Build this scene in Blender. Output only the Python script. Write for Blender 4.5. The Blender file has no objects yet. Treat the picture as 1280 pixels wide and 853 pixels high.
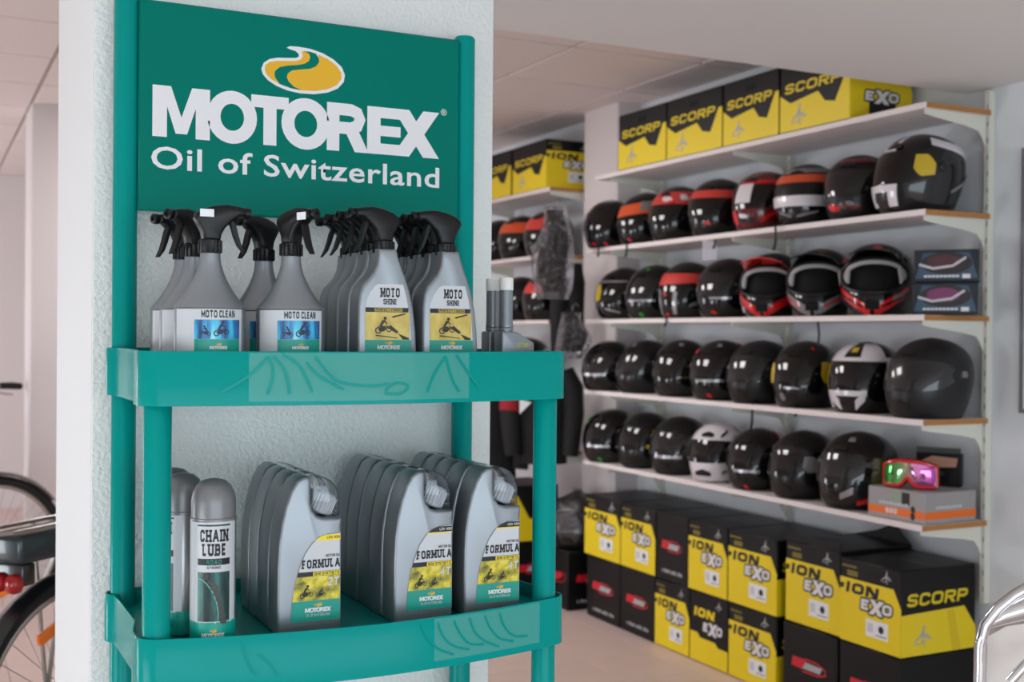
import bpy, bmesh, math, random
from mathutils import Vector, Matrix
random.seed(7)
PI = math.pi
scn = bpy.context.scene
COL = scn.collection

# ------------------------------------------------------------------ camera
FPX = 1470.0; CAMH = 1.36
YAW = math.radians(26.72); ROLL = 0.0085; PITCH = -(426.5 - 418.3) / FPX
FWD = Vector((math.sin(YAW) * math.cos(PITCH), math.cos(YAW) * math.cos(PITCH), math.sin(PITCH)))
_r0 = Vector((math.cos(YAW), -math.sin(YAW), 0)); _u0 = _r0.cross(FWD)
RGT = _r0 * math.cos(ROLL) + _u0 * math.sin(ROLL)
UPV = _u0 * math.cos(ROLL) - _r0 * math.sin(ROLL)
CPOS = Vector((0, 0, CAMH))
cam = bpy.data.cameras.new('camera'); camo = bpy.data.objects.new('camera', cam); COL.objects.link(camo)
cam.sensor_width = 36; cam.lens = FPX / 1280 * 36; cam.clip_start = 0.05; cam.clip_end = 60
camo.matrix_world = Matrix(((RGT.x, UPV.x, -FWD.x, 0), (RGT.y, UPV.y, -FWD.y, 0), (RGT.z, UPV.z, -FWD.z, CAMH), (0, 0, 0, 1)))
cam.dof.use_dof = True; cam.dof.focus_distance = 1.86; cam.dof.aperture_fstop = 5.2
scn.camera = camo

# ------------------------------------------------------------------ world, daylight, exposure
W = bpy.data.worlds.new('world'); scn.world = W; W.use_nodes = True
W.node_tree.nodes['Background'].inputs[0].default_value = (0.75, 0.87, 1.0, 1)
W.node_tree.nodes['Background'].inputs[1].default_value = 0.6
scn.view_settings.view_transform = 'Standard'; scn.view_settings.look = 'None'
scn.view_settings.exposure = 0.2; scn.view_settings.gamma = 1.0; scn.view_settings.use_curve_mapping = False

FILL_LAMP = 13.5
def window_light(name, loc, rot, sx, sy, power, color):
    l = bpy.data.lights.new(name, 'AREA'); l.shape = 'RECTANGLE'; l.size = sx; l.size_y = sy
    l.energy = power; l.color = color
    o = bpy.data.objects.new(name, l); COL.objects.link(o); o.location = loc; o.rotation_euler = rot
    return o
# daylight through the three shop windows, plus an added low fill for floor bounce
window_light('daylight_side_window', (-2.36, 3.75, .56), (PI / 2, 0, -PI / 2), 1.0, .95, 32, (0.90, 0.96, 1.0))
window_light('low_bounce_fill', (-2.36, .85, .52), (PI / 2, 0, -PI / 2), 1.7, .85, 33, (0.86, 0.95, 1.0))
window_light('daylight_far_window', (-2.36, 8.1, 1.10), (PI / 2, 0, -PI / 2), 1.4, 1.6, 66, (0.94, 0.96, 1.0))
window_light('daylight_shop_front', (0.4, -2.66, .95), (PI / 2, 0, 0), 5.0, 1.7, 88, (0.80, 0.93, 1.0))

def atX(x, y, X):
    d = FWD + RGT * ((x - 640) / FPX) + UPV * ((426.5 - y) / FPX); return CPOS + d * (X / d.x)
def atY(x, y, Y):
    d = FWD + RGT * ((x - 640) / FPX) + UPV * ((426.5 - y) / FPX); return CPOS + d * (Y / d.y)

# ------------------------------------------------------------------ materials
def s2l(c):
    c = c / 255.0
    return c / 12.92 if c <= 0.04045 else ((c + 0.055) / 1.055) ** 2.4
def rgb(c): return (s2l(c[0]), s2l(c[1]), s2l(c[2]), 1)
MATS = {}
def mat(name, col, rough=0.5, metal=0.0, coat=0.0, trans=0.0, alpha=1.0, var=0.0, vscale=20, bump=0.0, bscale=100, bdist=0.002, spec=0.5, ior=1.45):
    if name in MATS: return MATS[name]
    m = bpy.data.materials.new(name); m.use_nodes = True; nt = m.node_tree; b = nt.nodes['Principled BSDF']
    b.inputs['Base Color'].default_value = rgb(col); b.inputs['Roughness'].default_value = rough
    b.inputs['Metallic'].default_value = metal; b.inputs['Coat Weight'].default_value = coat
    b.inputs['Coat Roughness'].default_value = 0.05
    b.inputs['Transmission Weight'].default_value = trans; b.inputs['Alpha'].default_value = alpha
    b.inputs['Specular IOR Level'].default_value = spec; b.inputs['IOR'].default_value = ior
    tc = nt.nodes.new('ShaderNodeTexCoord')
    n = nt.nodes.new('ShaderNodeTexNoise'); n.inputs['Scale'].default_value = vscale; n.inputs['Detail'].default_value = 3
    nt.links.new(tc.outputs['Object'], n.inputs['Vector'])
    if var > 0:
        mx = nt.nodes.new('ShaderNodeMix'); mx.data_type = 'RGBA'
        c1 = rgb([max(0, v * (1 - var)) for v in col]); c2 = rgb([min(255, v * (1 + var)) for v in col])
        mx.inputs[6].default_value = c1; mx.inputs[7].default_value = c2
        nt.links.new(n.outputs['Fac'], mx.inputs[0]); nt.links.new(mx.outputs[2], b.inputs['Base Color'])
    if bump > 0:
        n2 = nt.nodes.new('ShaderNodeTexNoise'); n2.inputs['Scale'].default_value = bscale; n2.inputs['Detail'].default_value = 2
        nt.links.new(tc.outputs['Object'], n2.inputs['Vector'])
        bp = nt.nodes.new('ShaderNodeBump'); bp.inputs['Strength'].default_value = bump; bp.inputs['Distance'].default_value = bdist
        nt.links.new(n2.outputs['Fac'], bp.inputs['Height']); nt.links.new(bp.outputs['Normal'], b.inputs['Normal'])
    MATS[name] = m
    return m
def ramp_mat(name, stops, scale=40, rough=0.45, stretch=(1, 1, 1), detail=4):
    """flat print: a noisy picture in a few inks"""
    if name in MATS: return MATS[name]
    m = bpy.data.materials.new(name); m.use_nodes = True; nt = m.node_tree; b = nt.nodes['Principled BSDF']
    b.inputs['Roughness'].default_value = rough
    tc = nt.nodes.new('ShaderNodeTexCoord'); mp = nt.nodes.new('ShaderNodeMapping'); mp.inputs['Scale'].default_value = stretch
    n = nt.nodes.new('ShaderNodeTexNoise'); n.inputs['Scale'].default_value = scale; n.inputs['Detail'].default_value = detail
    cr = nt.nodes.new('ShaderNodeValToRGB'); e = cr.color_ramp.elements
    while len(e) < len(stops): e.new(0.5)
    for i, (p, c) in enumerate(stops): e[i].position = p; e[i].color = rgb(c)
    nt.links.new(tc.outputs['Object'], mp.inputs['Vector']); nt.links.new(mp.outputs['Vector'], n.inputs['Vector'])
    nt.links.new(n.outputs['Fac'], cr.inputs['Fac']); nt.links.new(cr.outputs['Color'], b.inputs['Base Color'])
    MATS[name] = m
    return m

M_PLASTER = mat('rough_plaster', (226, 228, 226), 0.85, bump=0.9, bscale=130, bdist=0.004)
M_SMOOTHW = mat('smooth_white_paint', (226, 228, 228), 0.7, bump=0.1, bscale=60)
M_WALL = mat('white_wall_paint', (226, 230, 234), 0.75, bump=0.15, bscale=50)
M_WARMW = mat('warm_white_paint', (220, 212, 212), 0.75)
M_SOFFIT = mat('soffit_paint', (228, 224, 220), 0.8)
M_CEIL = mat('ceiling_panel_mineral', (226, 214, 210), 0.9, var=0.015, vscale=60)
M_GRID = mat('ceiling_grid_metal', (176, 158, 150), 0.6)
M_FLOOR = mat('floor_tile_ceramic', (216, 192, 185), 0.4, var=0.03, vscale=6)
M_GROUT = mat('floor_grout', (176, 146, 138), 0.8)
M_GREEN = mat('rack_green_plastic', (0, 143, 137), 0.2, spec=.12)
M_SIGN = mat('sign_green_print', (0, 115, 101), 0.3, spec=.08)
M_WHITEINK = mat('white_print', (226, 224, 226), 0.45)
M_YELLOWINK = mat('golden_yellow_print', (226, 172, 24), 0.4)
M_INKGREEN = mat('label_green_print', (0, 150, 132), 0.35)
M_BLACKINK = mat('black_print', (22, 22, 24), 0.45)
M_GREYINK = mat('light_grey_print', (196, 198, 202), 0.4)
M_SILVER = mat('silver_plastic', (140, 145, 150), 0.36, metal=0.6)
M_SILVERCAN = mat('silver_can', (160, 160, 162), 0.28, metal=0.75)
M_BLKPL = mat('black_plastic', (13, 13, 14), 0.36, spec=.35)
M_WHITEPL = mat('white_plastic', (232, 232, 226), 0.45)
M_STICKER = mat('white_sticker', (232, 234, 238), 0.5)
def film_mat(name, bscale, bdist, base=.04, gain=.9):
    m = bpy.data.materials.new(name); m.use_nodes = True; nt = m.node_tree; nt.nodes.clear()
    out = nt.nodes.new('ShaderNodeOutputMaterial'); mx = nt.nodes.new('ShaderNodeMixShader'); tr = nt.nodes.new('ShaderNodeBsdfTransparent'); gl = nt.nodes.new('ShaderNodeBsdfGlossy')
    gl.inputs['Roughness'].default_value = .07; gl.inputs['Color'].default_value = (.95, .95, 1, 1); tr.inputs['Color'].default_value = (.95, .955, .96, 1)
    fr = nt.nodes.new('ShaderNodeFresnel'); fr.inputs['IOR'].default_value = 1.45
    ma = nt.nodes.new('ShaderNodeMath'); ma.operation = 'MULTIPLY_ADD'; ma.inputs[1].default_value = gain; ma.inputs[2].default_value = base
    tc = nt.nodes.new('ShaderNodeTexCoord'); n = nt.nodes.new('ShaderNodeTexNoise'); n.inputs['Scale'].default_value = bscale; n.inputs['Detail'].default_value = 3
    bp = nt.nodes.new('ShaderNodeBump'); bp.inputs['Strength'].default_value = 1; bp.inputs['Distance'].default_value = bdist
    L = nt.links.new
    L(tc.outputs['Object'], n.inputs['Vector']); L(n.outputs['Fac'], bp.inputs['Height']); L(bp.outputs['Normal'], gl.inputs['Normal']); L(bp.outputs['Normal'], fr.inputs['Normal'])
    L(fr.outputs['Fac'], ma.inputs[0]); L(ma.outputs[0], mx.inputs['Fac']); L(tr.outputs[0], mx.inputs[1]); L(gl.outputs[0], mx.inputs[2]); L(mx.outputs[0], out.inputs['Surface'])
    return m
M_CLEAR = film_mat('clear_shrink_film', 40, .0006, .03, .7)
M_SHELF = mat('white_shelf_board', (232, 222, 220), 0.5)
M_RAW = mat('raw_chipboard_edge', (176, 124, 70), 0.8, var=0.15, vscale=120)
M_BRACKET = mat('cream_bracket_steel', (224, 224, 212), 0.45)
M_BOXBLK = mat('black_card', (13, 13, 14), 0.4, var=0.06, vscale=15, spec=.3)
M_BOXYEL = mat('yellow_card_print', (236, 208, 20), 0.42)
M_REDINK = mat('red_print', (206, 28, 44), 0.4)
M_SILVINK = mat('silver_grey_print', (170, 170, 172), 0.35)
M_DKYEL = mat('dim_yellow_print', (226, 200, 20), 0.42)
M_CHROME = mat('chrome', (220, 220, 222), 0.08, metal=1.0)
M_TYRE = mat('tyre_rubber', (22, 22, 24), 0.75, bump=0.3, bscale=200)
M_RIM = mat('aluminium', (170, 168, 162), 0.3, metal=0.9)

# ------------------------------------------------------------------ mesh helpers
class MB:
    def __init__(s): s.v = []; s.f = []
    def add(s, vs, fs):
        o = len(s.v); s.v += [tuple(p) for p in vs]; s.f += [tuple(i + o for i in f) for f in fs]; return s
    def box(s, x0, x1, y0, y1, z0, z1):
        return s.add([(x0, y0, z0), (x1, y0, z0), (x1, y1, z0), (x0, y1, z0), (x0, y0, z1), (x1, y0, z1), (x1, y1, z1), (x0, y1, z1)],
                     [(3, 2, 1, 0), (4, 5, 6, 7), (0, 1, 5, 4), (1, 2, 6, 5), (2, 3, 7, 6), (3, 0, 4, 7)])
    def cbox(s, x0, x1, y0, y1, z0, z1, b=0.004, seg=1):
        bm = bmesh.new(); r = bmesh.ops.create_cube(bm, size=1)
        for v in bm.verts: v.co = Vector(((x0 + x1) / 2 + v.co.x * (x1 - x0), (y0 + y1) / 2 + v.co.y * (y1 - y0), (z0 + z1) / 2 + v.co.z * (z1 - z0)))
        bmesh.ops.bevel(bm, geom=bm.edges[:], offset=b, segments=seg, profile=0.5, affect='EDGES')
        return s.from_bm(bm)
    def from_bm(s, bm):
        bm.verts.index_update(); s.add([v.co[:] for v in bm.verts], [[v.index for v in f.verts] for f in bm.faces]); bm.free(); return s
    def lathe(s, prof, c=(0, 0, 0), n=24, a0=0, a1=2 * PI, sy=1.0):
        """prof: (r, z) from bottom to top"""
        full = abs(a1 - a0 - 2 * PI) < 1e-6; m = n if full else n + 1
        vs = []
        for r, z in prof:
            for i in range(m):
                a = a0 + (a1 - a0) * i / n; vs.append((c[0] + r * math.cos(a), c[1] + r * math.sin(a) * sy, c[2] + z))
        fs = []
        for k in range(len(prof) - 1):
            for i in range(n):
                j = (i + 1) % m; fs.append((k * m + i, k * m + j, (k + 1) * m + j, (k + 1) * m + i))
        if full:
            if prof[0][0] > 1e-6: fs.append(tuple(reversed(range(m))))
            if prof[-1][0] > 1e-6: fs.append(tuple((len(prof) - 1) * m + i for i in range(m)))
        return s.add(vs, fs)
    def tube(s, path, r, n=10, closed=False, cap=True):
        P = [Vector(p) for p in path]; N = len(P); rr = r if isinstance(r, (list, tuple)) else [r] * N
        vs = []; up = None
        for i in range(N):
            a = P[(i - 1) % N] if (closed or i > 0) else P[i]; b = P[(i + 1) % N] if (closed or i < N - 1) else P[i]
            t = (b - a).normalized()
            if up is None:
                up = Vector((0, 0, 1)) if abs(t.z) < 0.9 else Vector((1, 0, 0))
            u = (up - t * up.dot(t)).normalized(); w = t.cross(u); up = u
            for k in range(n):
                an = 2 * PI * k / n; vs.append(P[i] + (u * math.cos(an) + w * math.sin(an)) * rr[i])
        fs = []
        for i in range(N if closed else N - 1):
            j = (i + 1) % N
            for k in range(n):
                q = (k + 1) % n; fs.append((i * n + k, i * n + q, j * n + q, j * n + k))
        if cap and not closed: fs += [tuple(reversed(range(n))), tuple((N - 1) * n + k for k in range(n))]
        return s.add(vs, fs)
    def prism(s, poly, y0, y1, bev=0.0, seg=2):
        """poly in (x, z), extruded along y, front/back rims rounded"""
        n = len(poly)
        bm = bmesh.new()
        A = [bm.verts.new((p[0], y0, p[1])) for p in poly]; B = [bm.verts.new((p[0], y1, p[1])) for p in poly]
        fa = bm.faces.new(A); fb = bm.faces.new(list(reversed(B)))
        for i in range(n): bm.faces.new((A[i], B[i], B[(i + 1) % n], A[(i + 1) % n]))
        bmesh.ops.recalc_face_normals(bm, faces=bm.faces[:])
        if bev > 0:
            ed = [e for e in bm.edges if fa in e.link_faces or fb in e.link_faces]
            bmesh.ops.bevel(bm, geom=ed, offset=bev, segments=seg, profile=0.5, affect='EDGES', clamp_overlap=True)
        return s.from_bm(bm)
    def grid(s, rows):
        """rows: list of equal-length point lists"""
        m = len(rows[0]); vs = [p for r in rows for p in r]
        return s.add(vs, [(i * m + j, i * m + j + 1, (i + 1) * m + j + 1, (i + 1) * m + j) for i in range(len(rows) - 1) for j in range(m - 1)])
    def mesh(s, name, smooth=40):
        me = bpy.data.meshes.new(name); me.from_pydata(s.v, [], s.f); me.validate()
        bm = bmesh.new(); bm.from_mesh(me); bmesh.ops.remove_doubles(bm, verts=bm.verts[:], dist=1e-6)
        bm.to_mesh(me); bm.free()
        if smooth:
            me.polygons.foreach_set('use_smooth', [True] * len(me.polygons)); me.set_sharp_from_angle(angle=math.radians(smooth))
        return me
    def build(s, name, material, parent=None, smooth=40):
        me = s.mesh(name, smooth); me.materials.append(material)
        o = bpy.data.objects.new(name, me); COL.objects.link(o)
        if parent: o.parent = parent
        return o
def tag(o, label, cat, group=None):
    o['label'] = label; o['category'] = cat
    if group: o['group'] = group
    return o
def thing(name, label, cat, loc=(0, 0, 0), rz=0.0, group=None):
    o = bpy.data.objects.new(name, None); o.empty_display_size = 0.05; COL.objects.link(o)
    o.location = loc; o.rotation_euler = (0, 0, rz)
    return tag(o, label, cat, group)
def struct(o): o['kind'] = 'structure'; return o
def copy_tree(root, label=None, loc=None, rz=None):
    r = root.copy(); COL.objects.link(r)
    if loc is not None: r.location = loc
    if rz is not None: r.rotation_euler = (0, 0, rz)
    if label: r['label'] = label
    for ch in list(root.children):
        c = ch.copy(); COL.objects.link(c); c.parent = r
        for g in list(ch.children):
            d = g.copy(); COL.objects.link(d); d.parent = c
    return r

# ------------------------------------------------------------------ lettering (stroke font, cut as flat shapes)
GL = {
 'A': (.95, [[(0, 0), (.5, 1)], [(.5, 1), (1, 0)], [(.2, .33), (.8, .33)]]),
 'B': (.78, [[(0, 0), (0, 1), (.8, 1), (.95, .88), (.95, .64), (.8, .52), (0, .52)], [(.8, .52), (1, .4), (1, .13), (.82, 0), (0, 0)]]),
 'C': (.76, [[(1, .72), (1, .85), (.8, 1), (.2, 1), (0, .85), (0, .15), (.2, 0), (.8, 0), (1, .15), (1, .28)]]),
 'D': (.8, [[(0, 0), (0, 1), (.75, 1), (1, .8), (1, .2), (.75, 0), (0, 0)]]),
 'E': (.7, [[(1, 1), (0, 1), (0, 0), (1, 0)], [(0, .5), (.85, .5)]]),
 'F': (.68, [[(1, 1), (0, 1), (0, 0)], [(0, .5), (.8, .5)]]),
 'G': (.8, [[(1, .8), (.8, 1), (.2, 1), (0, .85), (0, .15), (.2, 0), (1, 0), (1, .45), (.6, .45)]]),
 'H': (.82, [[(0, 0), (0, 1)], [(1, 0), (1, 1)], [(0, .5), (1, .5)]]),
 'I': (.3, [[(.5, 0), (.5, 1)]]),
 'L': (.66, [[(0, 1), (0, 0), (1, 0)]]),
 'M': (1.0, [[(0, 0), (0, 1)], [(0, 1), (.5, .2), (1, 1)], [(1, 1), (1, 0)]]),
 'N': (.86, [[(0, 0), (0, 1)], [(0, 1), (1, 0)], [(1, 0), (1, 1)]]),
 'O': (.84, [[(.22, 0), (0, .16), (0, .84), (.22, 1), (.78, 1), (1, .84), (1, .16), (.78, 0), (.22, 0)]]),
 'P': (.76, [[(0, 0), (0, 1), (.8, 1), (1, .86), (1, .56), (.8, .42), (0, .42)]]),
 'R': (.8, [[(0, 0), (0, 1), (.8, 1), (1, .86), (1, .6), (.8, .46), (0, .46)], [(.5, .46), (1, 0)]]),
 'S': (.74, [[(1, .78), (1, .88), (.8, 1), (.2, 1), (0, .88), (0, .64), (.2, .52), (.8, .48), (1, .36), (1, .12), (.8, 0), (.2, 0), (0, .12), (0, .22)]]),
 'T': (.95, [[(0, 1), (1, 1)], [(.5, 1), (.5, 0)]]),
 'U': (.82, [[(0, 1), (0, .16), (.22, 0), (.78, 0), (1, .16), (1, 1)]]),
 'W': (1.1, [[(0, 1), (.27, 0), (.5, .8), (.73, 0), (1, 1)]]),
 'X': (.86, [[(0, 0), (1, 1)], [(0, 1), (1, 0)]]),
 'Y': (.8, [[(0, 1), (.5, .5), (1, 1)], [(.5, .5), (.5, 0)]]),
 'Z': (.76, [[(0, 1), (1, 1)], [(1, 1), (0, 0)], [(0, 0), (1, 0)]]),
 '2': (.74, [[(0, .8), (.2, 1), (.8, 1), (1, .85), (1, .6), (0, .12)], [(0, 0), (1, 0)], [(0, 0), (0, .12)]]),
 '6': (.76, [[(1, .85), (.78, 1), (.22, 1), (0, .84), (0, .16), (.22, 0), (.78, 0), (1, .16), (1, .42), (.78, .55), (0, .55)]]),
 '4': (.78, [[(.75, 0), (.75, 1), (0, .3), (1, .3)]]),
 '0': (.76, [[(.22, 0), (0, .16), (0, .84), (.22, 1), (.78, 1), (1, .84), (1, .16), (.78, 0), (.22, 0)]]),
}
def stroke(pts, th):
    """mitred strip for a polyline -> quads"""
    P = [Vector((p[0], p[1])) for p in pts]; n = len(P); closed = (P[0] - P[-1]).length < 1e-7 and n > 3
    if closed: P = P[:-1]; n -= 1
    L = []; Rr = []
    for i in range(n):
        a = P[(i - 1) % n] if (closed or i > 0) else None; b = P[(i + 1) % n] if (closed or i < n - 1) else None
        d1 = (P[i] - a).normalized() if a is not None else None; d2 = (b - P[i]).normalized() if b is not None else None
        if d1 is None: d1 = d2
        if d2 is None: d2 = d1
        n1 = Vector((-d1.y, d1.x)); n2 = Vector((-d2.y, d2.x)); m = n1 + n2
        if m.length < 1e-4: m = n1
        m.normalize(); k = min(1.9, 1 / max(0.3, m.dot(n1)))
        L.append(P[i] + m * th / 2 * k); Rr.append(P[i] - m * th / 2 * k)
    q = []
    for i in range(n if closed else n - 1):
        j = (i + 1) % n; q.append([tuple(L[i]), tuple(Rr[i]), tuple(Rr[j]), tuple(L[j])])
    return q
def text_polys(txt, h, th=0.2, wide=1.0, gap=0.14, shear=0.0, serif=False, fit=None):
    """list of polygons in (u, v); u from 0, v from 0 to h.  th in cap heights"""
    out = []; x = 0.0
    for ch in txt:
        if ch == ' ': x += 0.42 * wide; continue
        gw, strokes = GL[ch]; w = max(gw * wide, th)
        f = lambda p: (x + th / 2 + p[0] * (w - th), th / 2 + p[1] * (1 - th))
        for s in strokes:
            if len(s) == 2 and s[0][0] != s[1][0] and s[0][1] != s[1][1]:      # diagonals end flush with the line
                a, b = f(s[0]), f(s[1]); e = th / 2
                dx = (b[0] - a[0]) / (b[1] - a[1]); hw = th / 2 * math.sqrt(1 + dx * dx)
                lo, hi = (a, b) if a[1] < b[1] else (b, a)
                y0 = lo[1] - e if s[0][1] in (0, 1) or s[1][1] in (0, 1) else lo[1]; y1 = hi[1] + (e if hi[1] > 0.9 - th / 2 else 0)
                x0 = lo[0]; x1 = hi[0]
                out.append([(x0 - hw, y0), (x0 + hw, y0), (x1 + hw, y1), (x1 - hw, y1)])
            else:
                pp = [f(p) for p in s]
                if len(s) == 2 and s[0][0] == s[1][0]:
                    pp = [(p[0], 0.0 if q[1] == 0 else (1.0 if q[1] == 1 else p[1])) for p, q in zip(pp, s)]
                out += stroke(pp, th)
                if len(s) > 2 or True:
                    for (p, q, nb) in ((pp[0], s[0], s[1]), (pp[-1], s[-1], s[-2])):
                        if q[1] in (0, 1) and nb[0] == q[0]:
                            yy = 0 if q[1] == 0 else 1
                            out.append([(p[0] - th / 2, min(yy, p[1])), (p[0] + th / 2, min(yy, p[1])), (p[0] + th / 2, max(yy, p[1])), (p[0] - th / 2, max(yy, p[1]))] if abs(yy - p[1]) > 1e-6 else [(p[0] - th / 2, yy - .001), (p[0] + th / 2, yy - .001), (p[0] + th / 2, yy), (p[0] - th / 2, yy)])
                            if serif:
                                y0, y1 = (0, th * .75) if yy == 0 else (1 - th * .75, 1)
                                out.append([(p[0] - th, y0), (p[0] + th, y0), (p[0] + th, y1), (p[0] - th, y1)])
        x += w + gap
    tot = x - gap; sc = (fit / tot if fit else h)
    return [[(p[0] * sc + shear * p[1] * h, p[1] * h) for p in poly] for poly in out], (fit if fit else tot * h)
def shift(polys, du, dv): return [[(p[0] + du, p[1] + dv) for p in q] for q in polys]
def scale_polys(polys, su, sv): return [[(p[0] * su, p[1] * sv) for p in q] for q in polys]
def ell(cx, cy, rx, ry, n=20): return [(cx + rx * math.cos(2 * PI * i / n), cy + ry * math.sin(2 * PI * i / n)) for i in range(n)]
def ring(cx, cy, rx, ry, ix, iy, n=28):
    o = ell(cx, cy, rx, ry, n); i_ = ell(cx, cy, ix, iy, n)
    return [[o[k], o[(k + 1) % n], i_[(k + 1) % n], i_[k]] for k in range(n)]
def rect(x0, x1, y0, y1, nu=1):
    return [[(x0 + (x1 - x0) * i / nu, y0), (x0 + (x1 - x0) * (i + 1) / nu, y0), (x0 + (x1 - x0) * (i + 1) / nu, y1), (x0 + (x1 - x0) * i / nu, y1)] for i in range(nu)]
def print_part(name, polys, fmap, material, parent):
    """flat print: polygons put on a surface by fmap(u, v) -> point; wound outwards"""
    mb = MB()
    for qi, q in enumerate(polys):
        a = 0
        for i in range(len(q)): x0, y0 = q[i]; x1, y1 = q[(i + 1) % len(q)]; a += x0 * y1 - x1 * y0
        if a < 0: q = list(reversed(q))
        mb.add([fmap(p[0], p[1], (qi % 9) * 1.6e-5) for p in q], [tuple(range(len(q)))])
    return mb.build(name, material, parent, smooth=0)
def front_map(y): return lambda u, v, d=0: (u, y - d, v)
def cyl_map(r): return lambda u, v, d=0: ((r + d) * math.sin(u / r), -(r + d) * math.cos(u / r), v)

# heavy wide word for the rack brand, letters as unit-high shapes
def brand_letters():
    o = ring(.55, .5, .55, .53, .26, .27)
    L = {
     'M': ([[(0, 0), (0, 1), (.3, 1), (.3, 0)], [(.9, 0), (.9, 1), (1.2, 1), (1.2, 0)], [(.3, 1), (.38, 1), (.72, .08), (.48, .08), (.3, .6)], [(.82, 1), (.9, 1), (.9, .6), (.72, .08), (.48, .08)]], 1.2),
     'O': (o, 1.1),
     'T': ([[(0, .75), (0, 1), (.86, 1), (.86, .75)], [(.28, 0), (.28, .75), (.58, .75), (.58, 0)]], .86),
     'R': ([[(0, 0), (0, 1), (.3, 1), (.3, 0)]] + stroke([(.3, .875), (.58, .875), (.74, .82), (.8, .69), (.74, .55), (.58, .49), (.3, .49)], .25) + [[(.42, .46), (.76, .46), (1.02, 0), (.68, 0)]], 1.02),
     'E': ([[(0, 0), (0, 1), (.3, 1), (.3, 0)], [(.3, .77), (.3, 1), (.82, 1), (.82, .77)], [(.3, .39), (.3, .61), (.76, .61), (.76, .39)], [(.3, 0), (.3, .23), (.82, .23), (.82, 0)]], .82),
     'X': ([[(0, 1), (.37, 1), (1.06, 0), (.69, 0)], [(.69, 1), (1.06, 1), (.37, 0), (0, 0)]], 1.06)}
    return L
BL = brand_letters()
# letter extents along the word (fractions of its width), read off the sign
SPAN = [('M', 189, 261), ('O', 257.5, 320), ('T', 312.6, 359.5), ('O', 350.5, 411), ('R', 407.5, 460), ('E', 458, 503), ('X', 490, 548)]
_x0 = atY(189, 165, 1.99).x; _x1 = atY(548, 190, 1.99).x
def brand_polys(w, h):
    out = []
    for ch, a, b in SPAN:
        ua = (atY(a, 175, 1.99).x - _x0) / (_x1 - _x0) * w; ub = (atY(b, 175, 1.99).x - _x0) / (_x1 - _x0) * w
        pl, gw = BL[ch]; out += [[(ua + p[0] / gw * (ub - ua), p[1] * h) for p in q] for q in pl]
    return out
EM_OUT = [(468, 155), (500, 140), (580, 145), (700, 165), (830, 210), (940, 275), (1020, 350), (1052, 430), (1040, 500), (980, 565), (880, 605), (740, 622), (600, 612), (480, 585), (370, 540), (280, 480), (230, 420), (215, 365), (240, 305), (300, 268), (380, 255), (480, 258), (560, 258), (590, 245), (590, 220), (560, 190), (500, 170)]
EM_L = [(250, 380), (255, 330), (300, 298), (380, 288), (560, 290), (610, 275), (630, 240), (620, 190), (660, 195), (690, 215), (705, 250), (690, 290), (650, 315), (580, 328), (470, 335), (400, 350), (355, 385), (345, 420), (355, 460), (400, 520), (320, 475), (270, 425)]
EM_R = [(780, 225), (880, 270), (970, 340), (1015, 410), (1015, 470), (970, 530), (880, 570), (760, 590), (620, 582), (540, 545), (490, 495), (470, 450), (480, 415), (520, 385), (600, 375), (700, 368), (760, 345), (790, 305), (795, 270)]
EM_G = [(640, 190), (700, 195), (760, 215), (790, 260), (795, 300), (760, 345), (700, 368), (600, 375), (520, 385), (480, 415), (470, 450), (490, 495), (540, 545), (620, 582), (520, 565), (400, 520), (355, 460), (345, 420), (355, 385), (400, 350), (470, 335), (580, 328), (650, 315), (690, 290), (705, 250), (690, 215)]
def em_world(pl):
    return [((lambda w: (w.x, w.z))(atY(300 + p[0] * .125, 40 + p[1] * .125, 1.99))) for p in pl]
_eo = em_world(EM_OUT); _ex0 = min(p[0] for p in _eo); _ew = max(p[0] for p in _eo) - _ex0; _ez0 = min(p[1] for p in _eo)
def em_polys(pl, w): return [[((p[0] - _ex0) / _ew * w, (p[1] - _ez0) / _ew * w) for p in em_world(pl)]]


# ================================================================== THE SETTING
XL, XR, YN, YF = -2.3, 3.29, -2.6, 9.74
ZC, ZS, YS = 2.5416, 2.22, 2.985          # tiled ceiling, low soffit, edge of the soffit
fl = struct(MB().box(XL, XR, YN, YF, -0.06, -0.004).build('floor', M_GROUT, smooth=0))
TS, TX0, TY0 = 0.31, 2.18, 4.21
tile_me = MB().cbox(-TS / 2 + .0016, TS / 2 - .0016, -TS / 2 + .0016, TS / 2 - .0016, -0.006, 0.0, .001).mesh('floor_tile', 0)
tile_me.materials.append(M_FLOOR)
far_tiles = MB()
i0 = math.floor((XL - TX0) / TS); i1 = math.ceil((XR - TX0) / TS); j0 = math.floor((YN - TY0) / TS); j1 = math.ceil((YF - TY0) / TS)
for i in range(i0, i1):
    for j in range(j0, j1):
        x0, x1 = max(TX0 + i * TS, XL), min(TX0 + (i + 1) * TS, XR); y0, y1 = max(TY0 + j * TS, YN), min(TY0 + (j + 1) * TS, YF)
        full = (x1 - x0 > TS - 1e-3) and (y1 - y0 > TS - 1e-3)
        cx, cy = (x0 + x1) / 2, (y0 + y1) / 2
        if full and 0.0 < cx and 2.6 < cy < 6.0:
            t = bpy.data.objects.new('floor_tile', tile_me); COL.objects.link(t); t.parent = fl; t.location = (cx, cy, 0)
        elif x1 - x0 > .01 and y1 - y0 > .01:
            far_tiles.box(x0 + .0016, x1 - .0016, y0 + .0016, y1 - .0016, -.006, 0)
o = far_tiles.build('floor_tiling', M_FLOOR, fl, smooth=0); o['kind'] = 'stuff'

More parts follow.
